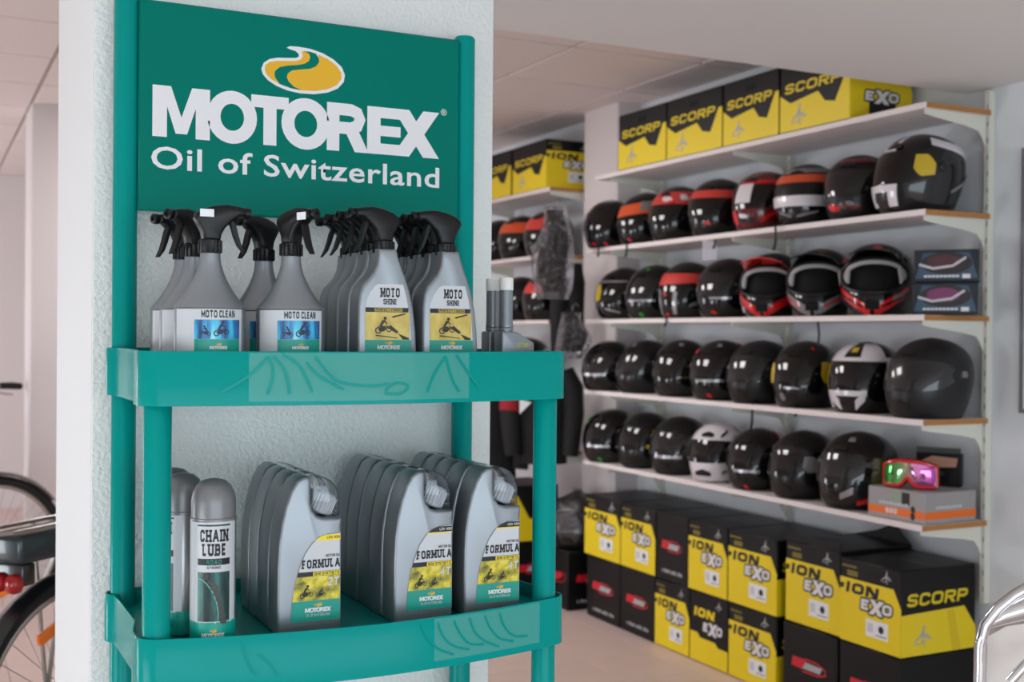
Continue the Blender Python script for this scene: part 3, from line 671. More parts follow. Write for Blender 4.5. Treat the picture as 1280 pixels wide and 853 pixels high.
def oil_jug(label, group, loc, rz, detail, top='yellow', grade='4T'):
    t = thing('oil_bottle', label, 'oil bottle', loc, rz, group)
    th = .0285
    bd = MB().prism(JUG, -th, th, .011, 3).build('body', M_SILVER, t, 50)
    # screw cap lying in the pocket under the clear wrap
    cp = MB(); n = 20
    cp.lathe([(.0150, 0), (.0172, .002), (.0172, .028), (.014, .032), (.006, .034), (0, .034)], (0, 0, 0), n * 2)
    for k in range(n):
        a = 2 * PI * k / n; b = len(cp.v); cp.box(-.001, .001, -.001, .001, .003, .028)
        for q in range(8): v = cp.v[b + q]; cp.v[b + q] = (v[0] + .0172 * math.cos(a), v[1] + .0172 * math.sin(a), v[2])
    cp.build('cap', mat('grey_cap', (172, 178, 184), .35), t).matrix_local = Matrix.Translation((.021, 0, .176)) @ Matrix.Rotation(math.radians(24), 4, 'Y')
    wr = [(.0012, .232), (.010, .2350), (.024, .2325), (.036, .2260), (.0445, .2150), (.0480, .2000), (.0485, .1725), (.020, .1735), (.0105, .177), (.0040, .186), (.0012, .198)]
    MB().prism(wr, -.0215, .0215, .006, 2).build('clear_wrap', M_CLEAR, t, 60)
    if detail:
        fm = lambda e: front_map(-th - e)
        edge = stroke(LAB + [LAB[0]], .0016)
        print_part('label_groove', edge, fm(.0003), mat('grey_groove', (112, 116, 120), .4, metal=.4), t)
        lb = print_part('label', [LAB], fm(.0002), M_GREYINK, t)
        print_part('top_stripe', band(.1385, .1470, 3), fm(.0005), M_BOXYEL if top == 'yellow' else M_BLACKINK, lb)
        if top != 'yellow': print_part('top_line', band(.1365, .1383, 1), fm(.0005), M_BOXYEL, lb)
        print_part('stripe_lettering', shift(text_polys('LOW ASH', .0042, .2, fit=.020)[0], .0255, .1408), fm(.0007), M_BLACKINK if top == 'yellow' else M_GREYINK, lb)
        print_part('title_lettering', shift(text_polys('MOTOR OIL', .0042, .2, fit=.022)[0], .0238, .1135), fm(.0007), M_BLACKINK, lb)
        print_part('title_lettering', shift(text_polys('FORMULA', .0130, .24, 1.0, .2, serif=True, fit=.0585)[0], -.0125, .0980), fm(.0007), M_BLACKINK, lb)
        print_part('black_stripe', band(.0860, .0930, 1), fm(.0005), M_BLACKINK, lb)
        print_part('stripe_panel', rect(.0045, .0462, .0865, .0925), fm(.0007), M_BOXYEL, lb)
        print_part('stripe_lettering', shift(text_polys('SEMI SYNTHETIC', .0044, .2, fit=.0395)[0], .006, .0873), fm(.0009), M_BLACKINK, lb)
        print_part('photo_print', band(.0500, .0858, 5), fm(.0005), M_OILPIC, lb)
        print_part('rider_print', bike_shape(-.006, .0575, .0145) + bike_shape(.017, .0565, .0105), fm(.0007), mat('dark_olive_print', (34, 34, 14), .5), lb)
        print_part('grade_lettering', shift(text_polys(grade, .0125, .22, 1.0, .12, shear=.08, fit=.0175)[0], .0270, .0705), fm(.0009), M_GREYINK, lb)
        gb = print_part('green_band', band(.0195, .0498, 5), fm(.0005), M_INKGREEN, lb)
        small_brand(lb, .0125, .0325, .040, fm(.0008))
        print_part('slogan_lettering', shift(text_polys('OIL OF SWITZERLAND', .0040, .16, fit=.036)[0], -.0055, .0262), fm(.0008), M_GREYINK, lb)
    return t
def jug_row(px, n, where, group, top, grade, y0=1.7235, rz=0):
    p = atY(px, 780, y0); names = ['front', 'second', 'third', 'fourth', 'rearmost']
    for k in range(n):
        nm = names[k] if k < n - 1 else 'rearmost'
        oil_jug('silver oil bottle, %s in the row %s' % (nm, where), group, (p.x + random.uniform(-.0012, .0012), y0 + k * .0585, ZT2), math.radians(rz + random.uniform(-.6, .6)), k == 0, top, grade)
jug_row(381, 4, 'beside the spray cans, yellow stripe on front label', 'oil bottles on the lower tray', 'yellow', '2T')
jug_row(521, 5, 'in the middle of the lower tray', 'oil bottles on the lower tray', 'black', '4T')
jug_row(606, 5, 'at the right end of the lower tray', 'oil bottles on the lower tray', 'black', '4T', rz=-2)

# ================================================================== WALL SHELVES
XF, XB = 2.958, 3.255
SHZ = [2.140, 1.786, 1.437, 1.088, 0.738]
ST = .019
ORD = ['top', 'second', 'middle', 'fourth', 'lowest']
WHAT = ['carrying yellow and black boxes', 'carrying eight helmets under the box shelf', 'carrying open-faced cross helmets and goggle boxes', 'ending with a plain matt black helmet', 'ending with goggles on a grey box']
def shelf(z, y0, y1, label, brk):
    t = thing('wall_shelf', label, 'shelf', (XF, y0, z), 0, 'white wall shelves')
    MB().cbox(.002, XB - XF, .0015, y1 - y0, -ST, 0, .0012).build('board', M_SHELF, t)
    MB().cbox(0, .0025, 0, y1 - y0, -ST - .0005, .0004, .0005).build('edge_strip', M_SHELF, t)
    MB().box(.003, XB - XF + .004, -.001, .0012, -ST + .0005, -.0005).build('raw_end', M_RAW, t, 0)
    for by in brk:
        pr = [(.015, -ST), (.015, -ST - .016), (.05, -ST - .022), (.20, -ST - .040), (.262, -ST - .052), (.282, -ST - .075), (.297, -ST - .105), (.297, -ST)]
        MB().prism(pr, by - .002, by + .002).build('bracket', M_BRACKET, t, 30)
    return t
for k, z in enumerate(SHZ):
    shelf(z, 2.855, 5.07 if k else 4.985, 'white wall shelf, %s of the near bay, %s' % (ORD[k], WHAT[k]), (.02, 1.05, 2.0))
FARW = ['under two yellow boxes beyond the pilaster', 'with orange and red helmets beyond the pilaster', 'with one red helmet beyond the pilaster', 'hidden behind hanging gear beyond the pilaster', 'with dark tagged helmets beyond the pilaster']
for k, z in enumerate(SHZ):
    shelf(z, 5.45, 7.2, 'white wall shelf, %s of the far bay, %s' % (ORD[k], FARW[k]), (.02, 1.0))
def rail(y, label):
    t = thing('shelf_rail', label, 'shelf rail', (XB + .002, y, .45), 0, 'slotted shelf rails')
    MB().cbox(.004, XR - XB - .002, -.011, .011, 0, 1.76, .002).build('upright', M_BRACKET, t)
    sl = mat('rail_slot_dark', (70, 70, 70), .6)
    for k in range(30): MB().box(.0035, .0045, -.006, -.003, .04 + k * .057, .058 + k * .057).build('slot', sl, t, 0)
for y, l in ((2.875, 'cream slotted wall rail at the near end of the shelves'), (3.905, 'cream slotted wall rail behind the middle of the helmet rows'), (4.855, 'cream slotted wall rail next to the pilaster')): rail(y, l)

# ================================================================== HELMETS
PROF_FULL = [(0, .128, .085, .098), (.02, .150, .100, .108), (.06, .163, .118, .119), (.10, .163, .133, .126), (.145, .150, .141, .1285), (.19, .128, .134, .121), (.225, .097, .112, .099), (.25, .058, .074, .064), (.262, .022, .030, .025), (.265, 0, 0, 0)]
PROF_CROSS = [(0, .165, .080, .096), (.02, .188, .098, .107), (.06, .192, .118, .118), (.09, .178, .131, .125), (.145, .148, .141, .1285), (.19, .128, .134, .121), (.225, .097, .112, .099), (.25, .058, .074, .064), (.262, .022, .030, .025), (.265, 0, 0, 0)]
def _cr(p0, p1, p2, p3, t):
    return .5 * ((2 * p1) + (-p0 + p2) * t + (2 * p0 - 5 * p1 + 4 * p2 - p3) * t * t + (-p0 + 3 * p1 - 3 * p2 + p3) * t ** 3)
def prof_at(P, h):
    """h in 0..1 along the profile knots"""
    n = len(P) - 1; s = min(max(h, 0), .99999) * n; i = int(s); t = s - i
    g = lambda k: P[min(max(k, 0), n)]
    return [_cr(g(i - 1)[c], g(i)[c], g(i + 1)[c], g(i + 2)[c], t) for c in range(4)]
def h_pt(P, az, h, off=0.0):
    """az in degrees, 0 = front (-y), 90 = +x"""
    z, f, b, w = prof_at(P, h); a = math.radians(az); ca, sa = math.cos(a), math.sin(a)
    d = f if ca > 0 else b
    e = 0.92
    x = w * math.copysign(abs(sa) ** e, sa); y = -d * math.copysign(abs(ca) ** e, ca)
    p = Vector((x, y, max(z, 0)))
    if off:
        n = Vector((x / (w * w + 1e-6), y / (d * d + 1e-6), (z - .115) / .15 ** 2)).normalized(); p += n * off
    return p
def h_of_z(P, z):
    lo, hi = 0, 1
    for _ in range(30):
        m = (lo + hi) / 2
        if prof_at(P, m)[0] < z: lo = m
        else: hi = m
    return lo
def patch(P, az0, az1, lo, hi, off, nu=14, nv=5, lift0=.0):
    """raised patch on the helmet, lo/hi are z heights or functions of s in 0..1"""
    f = lambda q, s: q(s) if callable(q) else q
    rows = []
    for j in range(-1, nv + 2):
        row = []
        for i in range(-1, nu + 2):
            ii = min(max(i, 0), nu); jj = min(max(j, 0), nv); s = ii / nu
            z = f(lo, s) + (f(hi, s) - f(lo, s)) * jj / nv
            edge = (i in (-1, nu + 1)) or (j in (-1, nv + 1))
            row.append(h_pt(P, az0 + (az1 - az0) * s, h_of_z(P, z), lift0 if edge else off))
        rows.append(row)
    return MB().grid(rows)
def hel_col(name, c, rough=.18, coat=.6): return mat('helmet_' + name, c, rough, coat=coat)
HBLK = hel_col('gloss_black', (11, 11, 12), .12, .3); HMAT = hel_col('matt_black', (20, 20, 22), .38, .0); HSEMI = hel_col('satin_black', (16, 16, 18), .25, .1)
HWHT = hel_col('white', (222, 216, 220)); HRED = hel_col('red', (206, 24, 26)); HDRED = hel_col('dark_red', (96, 16, 22)); HORG = hel_col('orange', (214, 84, 40)); HYEL = hel_col('yellow', (206, 176, 36)); HGRN = hel_col('green', (20, 150, 50)); HGRY = hel_col('grey', (120, 118, 120)); HSIL = mat('helmet_silver', (170, 168, 172), .25, metal=.6)
HSRED = hel_col('soft_red_film', (206, 62, 56), .3, .3)
HVIS = mat('visor_dark_tint', (8, 8, 9), .05, coat=.3); HVIG = mat('visor_smoke', (30, 29, 31), .06, coat=.4); HVYG = mat('visor_amber', (96, 92, 48), .08, coat=.8)
HTRIM = mat('neck_trim_rubber', (14, 14, 14), .6); HFOAM = mat('grey_foam', (176, 174, 174), .8); HLIN = mat('liner_cloth', (10, 10, 11), .9)
SHELLS = {}
def shell_mesh(P, key, hole=None):
    if key in SHELLS: return SHELLS[key]
    nu, nv = 48, 26; mb = MB(); idx = {}
    for j in range(nv + 1):
        for i in range(nu): mb.v.append(tuple(h_pt(P, 360 * i / nu - 180, j / nv)))
    for j in range(nv):
        for i in range(nu):
            az = 360 * (i + .5) / nu - 180; z = prof_at(P, (j + .5) / nv)[0]
            if hole and ((az / hole[0]) ** 2 + ((z - hole[1]) / hole[2]) ** 2) < 1: continue
            k = (i + 1) % nu; mb.f.append((j * nu + i, j * nu + k, (j + 1) * nu + k, (j + 1) * nu + i))
    if not hole: mb.f.append(tuple(reversed(range(nu))))
    me = mb.mesh('shell', 60); SHELLS[key] = me
    return me
def shell_obj(P, key, material, parent, hole=None):
    me = shell_mesh(P, key, hole).copy(); me.materials.clear(); me.materials.append(material)
    o = bpy.data.objects.new('shell', me); COL.objects.link(o); o.parent = parent; return o
def base_trim(P, parent):
    pts = [h_pt(P, 360 * i / 36, .015) for i in range(36)]
    MB().tube([(p.x * .985, p.y * .985, .0065) for p in pts], .0062, 6, closed=True).build('neck_trim', HTRIM, parent)
def visor_fn(zlo, zhi, rnd=.9):
    def lo(s): e = abs(2 * s - 1); return zlo + (zhi - zlo) * .5 * (e ** 5) * rnd
    def hi(s): e = abs(2 * s - 1); return zhi - (zhi - zlo) * .5 * (e ** 5) * rnd
    return lo, hi
def full_helmet(label, loc, rz, shell=HBLK, visor=HVIS, decor=(), strap=None, name='motorcycle_helmet', group=None, vis=(-82, 82, .092, .190), sc=.97, tagcard=None):
    t = thing(name, label, 'helmet', loc, rz, group); t.scale = (sc, sc, sc); P = PROF_FULL
    shell_obj(P, 'full', shell, t); base_trim(P, t)
    lo, hi = visor_fn(vis[2], vis[3])
    v = patch(P, vis[0], vis[1], lo, hi, .0042, 22, 6).build('visor', visor, t, 50)
    for s in (-1, 1):
        c = h_pt(P, 79 * s, h_of_z(P, .142), .004); n = Vector((c.x, c.y * .3, 0)).normalized()
        q = Vector((0, 0, 1)).rotation_difference(n)
        o = MB().lathe([(.017, -.004), (.0165, .002), (.013, .0038), (0, .0045)], (0, 0, 0), 16).build('visor_pivot', HSEMI, v); o.location = c; o.rotation_mode = 'QUATERNION'; o.rotation_quaternion = q
    patch(P, -17, 17, .034, lambda s: .062 - .012 * abs(2 * s - 1), .0045, 8, 2).build('chin_vent', HSEMI, t)
    patch(P, -13, 13, .205, lambda s: .226 - .008 * abs(2 * s - 1), .0055, 6, 2).build('brow_vent', HSEMI, t)
    for d in decor:
        nm, a0, a1, z0, z1, m = d[:6]; off = d[6] if len(d) > 6 else .0052
        if not callable(z0) and not callable(z1) and ('patch' in nm or 'film' in nm or 'mark' in nm or 'dot' in nm or 'flash' in nm):
            zl, zh = z0, z1; k = .42 if 'dot' not in nm and 'mark' not in nm else .8
            z0 = lambda q, zl=zl, zh=zh, k=k: zl + (zh - zl) * k * max(0, 1 - 2.2 * q) ** 1.5 + (zh - zl) * .12 * q
            z1 = lambda q, zl=zl, zh=zh, k=k: zh - (zh - zl) * k * max(0, 2.2 * q - 1.2) ** 1.5
        patch(P, a0, a1, z0, z1, off, 10, 4, .001).build(nm, m, t, 50)
    if strap:
        sx, dl = strap
        pts = [(sx, -.10, .012), (sx, -.135, .010), (sx, -.148, .002), (sx + .004, -.153, -.03), (sx + .001, -.150, -dl * .7), (sx - .006, -.152, -dl)]
        MB().tube(pts, [.004, .0045, .0045, .0045, .005, .006], 6).build('strap', HTRIM, t)
    if tagcard:
        a, z0, w, h = tagcard
        MB().box(a, a + w, -.151, -.1495, z0 - h, z0).build('hang_tag', mat('clear_tag', (215, 210, 220), .1, alpha=.45), t, 0)
    return t
def cross_helmet(label, loc, rz, top, chin, accents=(), group=None, peak=None, strap=None):
    t = thing('cross_helmet', label, 'helmet', loc, rz, group); P = PROF_CROSS; HOLE = (60, .142, .062)
    shell_obj(P, 'cross', HBLK, t, HOLE); base_trim(P, t)
    lin = MB(); 
    for j in range(13):
        for i in range(24): p = h_pt(P, 360 * i / 24, .02 + .93 * j / 12); lin.v.append((p.x * .84, p.y * .80, p.z * .92 + .006))
    lin.f = [(j * 24 + i, j * 24 + (i + 1) % 24, (j + 1) * 24 + (i + 1) % 24, (j + 1) * 24 + i) for j in range(12) for i in range(24)] + [tuple(range(24))]
    lin.build('liner', HLIN, t)
    g = MB(); ringp = []
    for k in range(40):
        a = 2 * PI * k / 40; ringp.append((HOLE[0] * 1.02 * math.cos(a), HOLE[1] + HOLE[2] * 1.02 * math.sin(a)))
    MB().tube([h_pt(P, az, h_of_z(P, z), .001) for az, z in ringp], .0065, 6, closed=True).build('port_edge', HMAT, t)
    up = [(az, z) for az, z in ringp if z > .105]
    up.sort(key=lambda q: q[0])
    MB().tube([h_pt(P, az * .86, h_of_z(P, .142 + (z - .142) * .80), -.004) for az, z in up], .0085, 8).build('goggle_seal', HFOAM, t)
    # peak
    rows = []
    for j in range(6):
        q = j / 5; row = []
        for i in range(13):
            s = i / 12 * 2 - 1; w = .098 - .018 * q
            row.append((w * s, -.085 - .145 * q + .035 * s * s * (1 - .4 * q) + .06 * abs(s) * (1 - q), .222 + .030 * q - .020 * q * q - (.05 * (1 - q) + .018) * s * s))
        rows.append(row)
    pk = MB().grid(rows); n = len(pk.v); pk.add([(p[0], p[1], p[2] - .005) for p in pk.v[:n]], [tuple(reversed(f)) for f in pk.f[:]])
    m = 13
    rim = [i for i in range(m)] + [j * m + m - 1 for j in range(1, 6)] + [5 * m + i for i in range(m - 2, -1, -1)] + [j * m for j in range(4, 0, -1)]
    for a, b in zip(rim, rim[1:] + rim[:1]): pk.f.append((a, b, b + n, a + n))
    pk.build('peak', peak or top, t, 40)
    # chin bar chevrons
    for s in (-1, 1):
        a0, a1 = (3, 62) if s > 0 else (-62, -3)
        rise = (lambda q: .006 + .074 * q) if s > 0 else (lambda q: .006 + .074 * (1 - q))
        patch(P, a0, a1, lambda q, r=rise: max(.004, r(q) - .010), lambda q, r=rise: r(q) + .026, .004, 10, 3, .001).build('chin_chevron', chin, t)
    for d in accents:
        nm, a0, a1, z0, z1, mm = d[:6]
        patch(P, a0, a1, z0, z1, .0046, 8, 3, .001).build(nm, mm, t, 50)
    MB().cbox(-.024, .024, -.199, -.18, .020, .055, .004).build('chin_vent', HLIN, t)
    if strap: MB().tube([(.02, -.15, .006), (.02, -.176, .004), (.022, -.186, -.02), (.026, -.183, -.07), (.022, -.180, -.11)], .0045, 6).build('strap', HTRIM, t)
    return t
def hp(px, py, zi, X=3.094): p = atX(px, py, X); return (X, p.y, SHZ[zi] + .0004)
FACE = -PI / 2       # looking out into the aisle
def R(d): return FACE + math.radians(d + 18)
G1 = 'helmets on the second shelf'; G2 = 'helmets on the middle shelf'; G3 = 'helmets on the fourth shelf'; G4 = 'helmets on the lowest shelf'
slope = lambda a, b: (lambda s: a + (b - a) * s)
# --- second shelf
full_helmet('gloss black helmet with a small red chin mark, leftmost on the second shelf', hp(764, 273, 1, 3.05), R(4), decor=[('chin_mark', 28, 38, .012, .026, HRED), ('chin_mark', -4, 6, .012, .026, HRED)], group=G1, sc=.92, strap=(.03, .05))
full_helmet('black helmet with an orange sticker across the brow, second from left under the boxes', hp(809, 270, 1), R(-2), decor=[('brow_sticker', -28, 75, slope(.13, .155), slope(.185, .215), HORG), ('grey_sticker', 28, 52, .160, .205, HGRY, .0062), ('chin_mark', 4, 16, .016, .03, HRED)], group=G1, strap=(.0, .06))
full_helmet('black helmet with red and white patterned brow, third from left under the boxes', hp(850, 262, 1), R(0), decor=[('brow_sticker', -30, 70, .165, .225, HSRED), ('white_patch', 0, 22, .175, .2, HWHT, .0062), ('white_patch', 38, 56, .18, .21, HWHT, .0062), ('red_patch', 14, 30, .165, .18, HRED, .0066)], group=G1)
full_helmet('black helmet with a wide red band above the visor and clear tag below', hp(900, 255, 1), R(6), decor=[('red_band', -36, 95, slope(.165, .160), slope(.200, .196), HSRED), ('chin_mark', 6, 20, .045, .062, HRED)], group=G1, strap=(.06, .06), tagcard=(.0, .0, .07, .11))
full_helmet('dark red patterned helmet with a white card on its visor', hp(957, 245, 1), R(2), HDRED, HBLK, decor=[('white_card', -22, 8, .115, .195, HWHT, .0075), ('red_stripe', -20, 80, .196, .212, HRED), ('red_flash', -32, -16, .02, .085, HRED), ('white_flash', -10, 4, .05, .07, HWHT), ('red_flash', 30, 60, slope(.03, .07), slope(.05, .09), HRED), ('black_flash', 60, 100, .21, .24, HBLK)], group=G1, sc=.95)
full_helmet('helmet banded in orange, black and white, right of the white-carded one', hp(1011, 235, 1), R(6), HBLK, HMAT, decor=[('orange_band', -60, 95, .172, .205, HORG), ('white_band', -50, 80, .075, .118, HWHT), ('white_top', -50, 90, .213, .233, HGRY), ('grey_flash', -25, 0, slope(.05, .03), slope(.06, .04), HGRY), ('grey_flash', 10, 50, slope(.03, .05), slope(.04, .06), HGRY)], vis=(-70, 70, .122, .168), group=G1, strap=(-.075, .10), sc=.94)
full_helmet('dark grey helmet with red and white chin flashes next to the white-striped one', hp(1075, 230, 1), R(5), HMAT, HVIG, decor=[('red_flash', 0, 34, .035, .06, HDRED), ('white_flash', 6, 20, .05, .068, HGRY), ('red_flash', -30, -4, .03, .06, HRED), ('brown_top', -24, 60, .218, .24, HDRED)], group=G1, sc=.93)
full_helmet('large black helmet with white crown stripes, white chin and yellow visor patch', hp(1151, 218, 1, 3.10), R(-18), HBLK, HVIS, decor=[('crown_stripe', -24, 4, .198, .252, HWHT), ('crown_stripe', 62, 128, slope(.212, .175), slope(.238, .205), HWHT), ('brown_patch', -12, -2, .215, .245, HDRED, .0062), ('visor_patch', 40, 68, .105, .178, HYEL), ('chin_panel', -30, -18, .02, .088, HWHT), ('chin_panel', -18, 22, .066, .088, HWHT), ('chin_panel', 8, 22, .02, .066, HWHT), ('side_stripe', 92, 140, slope(.06, .12), slope(.07, .13), HGRY)], group=G1, sc=1.06)
# --- middle shelf
full_helmet('black helmet with a yellow front patch, leftmost on the middle shelf', hp(781, 366, 2), R(0), decor=[('yellow_patch', -34, -8, .085, .175, HYEL), ('silver_line', -30, 60, .182, .19, HSIL), ('silver_line', 4, 40, slope(.05, .03), slope(.058, .038), HSIL)], group=G2, sc=.97)
full_helmet('black helmet with green crown dots and a green chin mark', hp(820, 366, 2), R(-4), HBLK, HVIG, decor=[('green_dot', 10, 22, .228, .242, HGRN), ('green_dot', 95, 110, .20, .225, HGRN), ('chin_mark', 14, 26, .012, .03, HGRN), ('silver_rim', -10, 50, .082, .092, HSIL)], group=G2)
full_helmet('black helmet with a bright red brow band and silver chin stripes', hp(862, 366, 2), R(4), HBLK, HVIS, decor=[('red_band', -38, 100, slope(.150, .165), slope(.205, .200), HSRED), ('silver_stripe', -30, -24, .02, .13, HSIL), ('silver_stripe', 6, 14, .02, .12, HSIL), ('red_dot', -16, -6, .10, .118, HRED), ('silver_flash', 40, 80, slope(.05, .08), slope(.065, .095), HSIL), ('red_spot', -14, -4, .012, .024, HRED)], group=G2, strap=(-.03, .035))
full_helmet('black helmet with a smoked visor beside the red cross helmet', hp(912, 360, 2), R(0), HBLK, HVIG, decor=[('chin_mark', 6, 18, .016, .032, HRED), ('silver_rim', 4, 46, .08, .09, HSIL)], group=G2)
CR = -PI / 2 + math.radians(44)
cross_helmet('open-faced cross helmet with red peak and solid red chin chevron', hp(967, 352, 2, 3.105), CR - .12, HRED, HRED, [('white_flash', -74, -60, .05, .075, HWHT), ('white_flash', -58, -46, .02, .045, HWHT), ('brow_mark', -10, 30, .213, .222, HSRED)], G2)
cross_helmet('open-faced black cross helmet with white and red striped chin', hp(1027, 350, 2, 3.105), CR - .10, HBLK, HGRY, [('red_stripe', 20, 60, slope(.035, .075), slope(.043, .083), HRED), ('red_stripe', -60, -20, slope(.075, .035), slope(.083, .043), HRED), ('crown_mark', 0, 20, .235, .25, HDRED)], G2, strap=True)
cross_helmet('open-faced black cross helmet with red slashes next to the goggle boxes', hp(1096, 350, 2, 3.105), CR - .04, HBLK, HRED, [('black_slash', 14, 62, slope(.028, .075), slope(.036, .083), HBLK), ('black_slash', -62, -14, slope(.075, .028), slope(.083, .036), HBLK), ('red_flash', 60, 100, slope(.19, .21), slope(.21, .225), HDRED), ('red_flash', -80, -50, .19, .21, HDRED), ('crown_mark', -4, 14, .238, .252, HRED), ('white_letters', 32, 52, slope(.055, .07), slope(.068, .083), HGRY)], G2)
# --- fourth shelf
full_helmet('black helmet with a silver visor rim, leftmost on the fourth shelf', hp(762, 455, 3, 3.06), R(0), HBLK, HVIG, decor=[('silver_rim', -16, 40, .08, .094, HSIL)], group=G3, sc=.93)
full_helmet('satin black helmet with a smoked visor, second on the fourth shelf', hp(808, 456, 3), R(-14), HSEMI, HVIG, decor=[('crown_logo', 0, 12, .232, .243, HSIL)], group=G3, sc=.95)
full_helmet('gloss black helmet with a crown logo, third on the fourth shelf', hp(854, 460, 3), R(2), HBLK, HVIS, decor=[('crown_logo', 20, 34, .232, .244, HSIL), ('rear_mark', 130, 150, .20, .22, HRED), ('amber_line', 30, 80, .088, .094, HVYG)], group=G3)
full_helmet('black helmet with a red crown flash and red chin mark', hp(903, 462, 3), R(0), HBLK, HVIS, decor=[('crown_flash', 92, 108, slope(.20, .235), slope(.22, .25), HRED), ('crown_flash', -40, -28, .2, .22, HRED), ('crown_logo', 18, 32, .232, .243, HSIL), ('silver_rim', -4, 46, .082, .093, HSIL), ('chin_mark', 12, 24, .014, .032, HRED), ('side_logo', 70, 80, .172, .185, HSIL, .007)], group=G3)
full_helmet('matt black helmet with a yellow side patch', hp(952, 467, 3), R(-2), HMAT, HVIG, decor=[('yellow_patch', 72, 104, slope(.10, .12), slope(.15, .165), HYEL, .0062)], group=G3, strap=(.06, .11))
full_helmet('black helmet with yellow visor film on both sides and a red crown dot', hp(1009, 470, 3), R(4), HBLK, HVIS, decor=[('visor_film', -46, -30, .09, .175, HYEL), ('visor_film', 54, 76, .095, .18, HYEL), ('crown_dot', 34, 42, .225, .238, HRED), ('silver_patch', -6, 20, .075, .086, HSIL), ('chin_patch', -14, -4, .03, .06, HGRY)], group=G3, strap=(.03, .03))
full_helmet('white and black helmet with a white chin pattern beside the plain black one', hp(1084, 470, 3), R(2), HBLK, HVIS, decor=[('white_crown', -60, -16, .196, .256, HWHT), ('white_crown', 14, 60, .196, .256, HWHT), ('crown_rim', -60, 70, .190, .204, HWHT), ('gold_crest', -6, 5, .222, .24, HYEL, .0068), ('chin_panel', -44, -34, .02, .085, HWHT), ('chin_panel', -40, 32, .066, .085, HWHT), ('chin_panel', 14, 30, slope(.014, .05), slope(.05, .085), HWHT), ('chin_panel', -34, -12, slope(.05, .014), slope(.085, .05), HWHT), ('yellow_edge', -66, -48, .09, .185, HYEL)], group=G3)
full_helmet('large plain matt black helmet at the right end of the fourth shelf', hp(1163, 476, 3, 3.10), R(-12), HMAT, mat('visor_matt_smoke', (34, 34, 37), .14, coat=.4), decor=[('visor_label', 12, 34, .11, .17, HVIG, .0048), ('side_knob', 86, 94, .135, .155, HGRY, .007)], group=G3, sc=1.03)
# --- lowest shelf
full_helmet('black helmet with green flashes and a green chin mark, leftmost on the lowest shelf', hp(765, 548, 4, 3.07), R(0), HBLK, HVIS, decor=[('green_flash', 88, 102, slope(.20, .23), slope(.215, .245), HGRN), ('green_flash', -44, -34, .20, .225, HGRN), ('chin_mark', 16, 28, .012, .03, HGRN), ('silver_rim', -8, 44, .08, .093, HSIL)], group=G4)
full_helmet('black helmet with yellow visor patches, second on the lowest shelf', hp(808, 550, 4), R(4), HSEMI, HVIS, decor=[('yellow_patch', 50, 76, .145, .185, HYEL), ('yellow_patch', 40, 66, .095, .118, HYEL)], group=G4)
full_helmet('satin black helmet with a silver visor rim, left of the white helmet', hp(851, 559, 4), R(2), HSEMI, HVIG, decor=[('silver_rim', -10, 44, .08, .094, HSIL)], group=G4)
full_helmet('white helmet with black crown flashes and a dark visor', hp(899, 566, 4), R(8), HWHT, HVIS, decor=[('black_flash', 30, 48, slope(.20, .225), slope(.212, .238), HBLK), ('black_flash', 64, 80, slope(.198, .186), slope(.21, .205), HBLK), ('grey_back', 88, 180, .14, .25, HGRY), ('amber_rim', -78, -58, .10, .18, HVYG), ('grey_flash', 40, 74, slope(.04, .07), slope(.055, .085), HGRY)], group=G4, sc=.94)
full_helmet('black helmet with a red crown flash, right of the white helmet', hp(949, 574, 4), R(0), HBLK, HVIS, decor=[('crown_flash', 84, 100, slope(.195, .235), slope(.21, .252), HRED), ('silver_rim', -8, 42, .08, .093, HSIL), ('chin_mark', 10, 22, .010, .026, HRED), ('grey_flash', 60, 100, slope(.03, .09), slope(.06, .12), HMAT)], group=G4, sc=.93)
full_helmet('dark helmet with a pale grey patch on its visor', hp(1006, 584, 4), R(-2), HSEMI, HVIS, decor=[('grey_patch', 34, 62, .105, .17, HGRY), ('film_rim', -50, 40, .18, .205, HVIG)], group=G4)
full_helmet('glossy black helmet with a red chin streak beside the grey goggle box', hp(1074, 592, 4, 3.10), R(-6), HBLK, HVIG, decor=[('visor_edge', 58, 76, .095, .18, HVYG), ('visor_edge', -70, -54, .1, .17, HVYG), ('red_streak', 40, 86, slope(.02, .045), slope(.035, .062), HRED), ('silver_flash', 14, 34, slope(.04, .06), slope(.06, .085), HSIL), ('crown_logo', 8, 24, .232, .246, HSIL)], group=G4, sc=1.04)
# --- far bay
G5 = 'helmets in the far bay'
full_helmet('black helmet at the pillar edge on the far second shelf', (3.09, 6.30, SHZ[1] + .0004), R(0), group=G5)
full_helmet('black helmet with an orange brow on the far second shelf', (3.09, 6.01, SHZ[1] + .0004), R(4), HBLK, HVIG, decor=[('orange_band', -30, 85, .150, .212, HORG)], group=G5)
full_helmet('black helmet with a red brow on the far second shelf, by the clear bag', (3.09, 5.69, SHZ[1] + .0004), R(4), HBLK, HVIG, decor=[('red_band', -30, 85, .145, .212, HSRED), ('grey_flash', 0, 26, slope(.02, .06), slope(.05, .09), HGRY)], group=G5)
full_helmet('plain black helmet on the far middle shelf behind the white-capped bottles', (3.09, 6.02, SHZ[2] + .0004), R(0), HBLK, HVIG, group=G5)
full_helmet('black helmet with a red brow on the far middle shelf', (3.09, 5.70, SHZ[2] + .0004), R(4), HBLK, HVIS, decor=[('red_band', -30, 85, .150, .212, HSRED)], group=G5)
full_helmet('dark helmet with a yellow chin patch on the far lowest shelf', (3.09, 6.28, SHZ[4] + .0004), R(0), HBLK, HVIG, decor=[('yellow_patch', 30, 60, .05, .09, HYEL), ('grey_rim', -20, 70, .19, .205, HGRY)], group=G5)
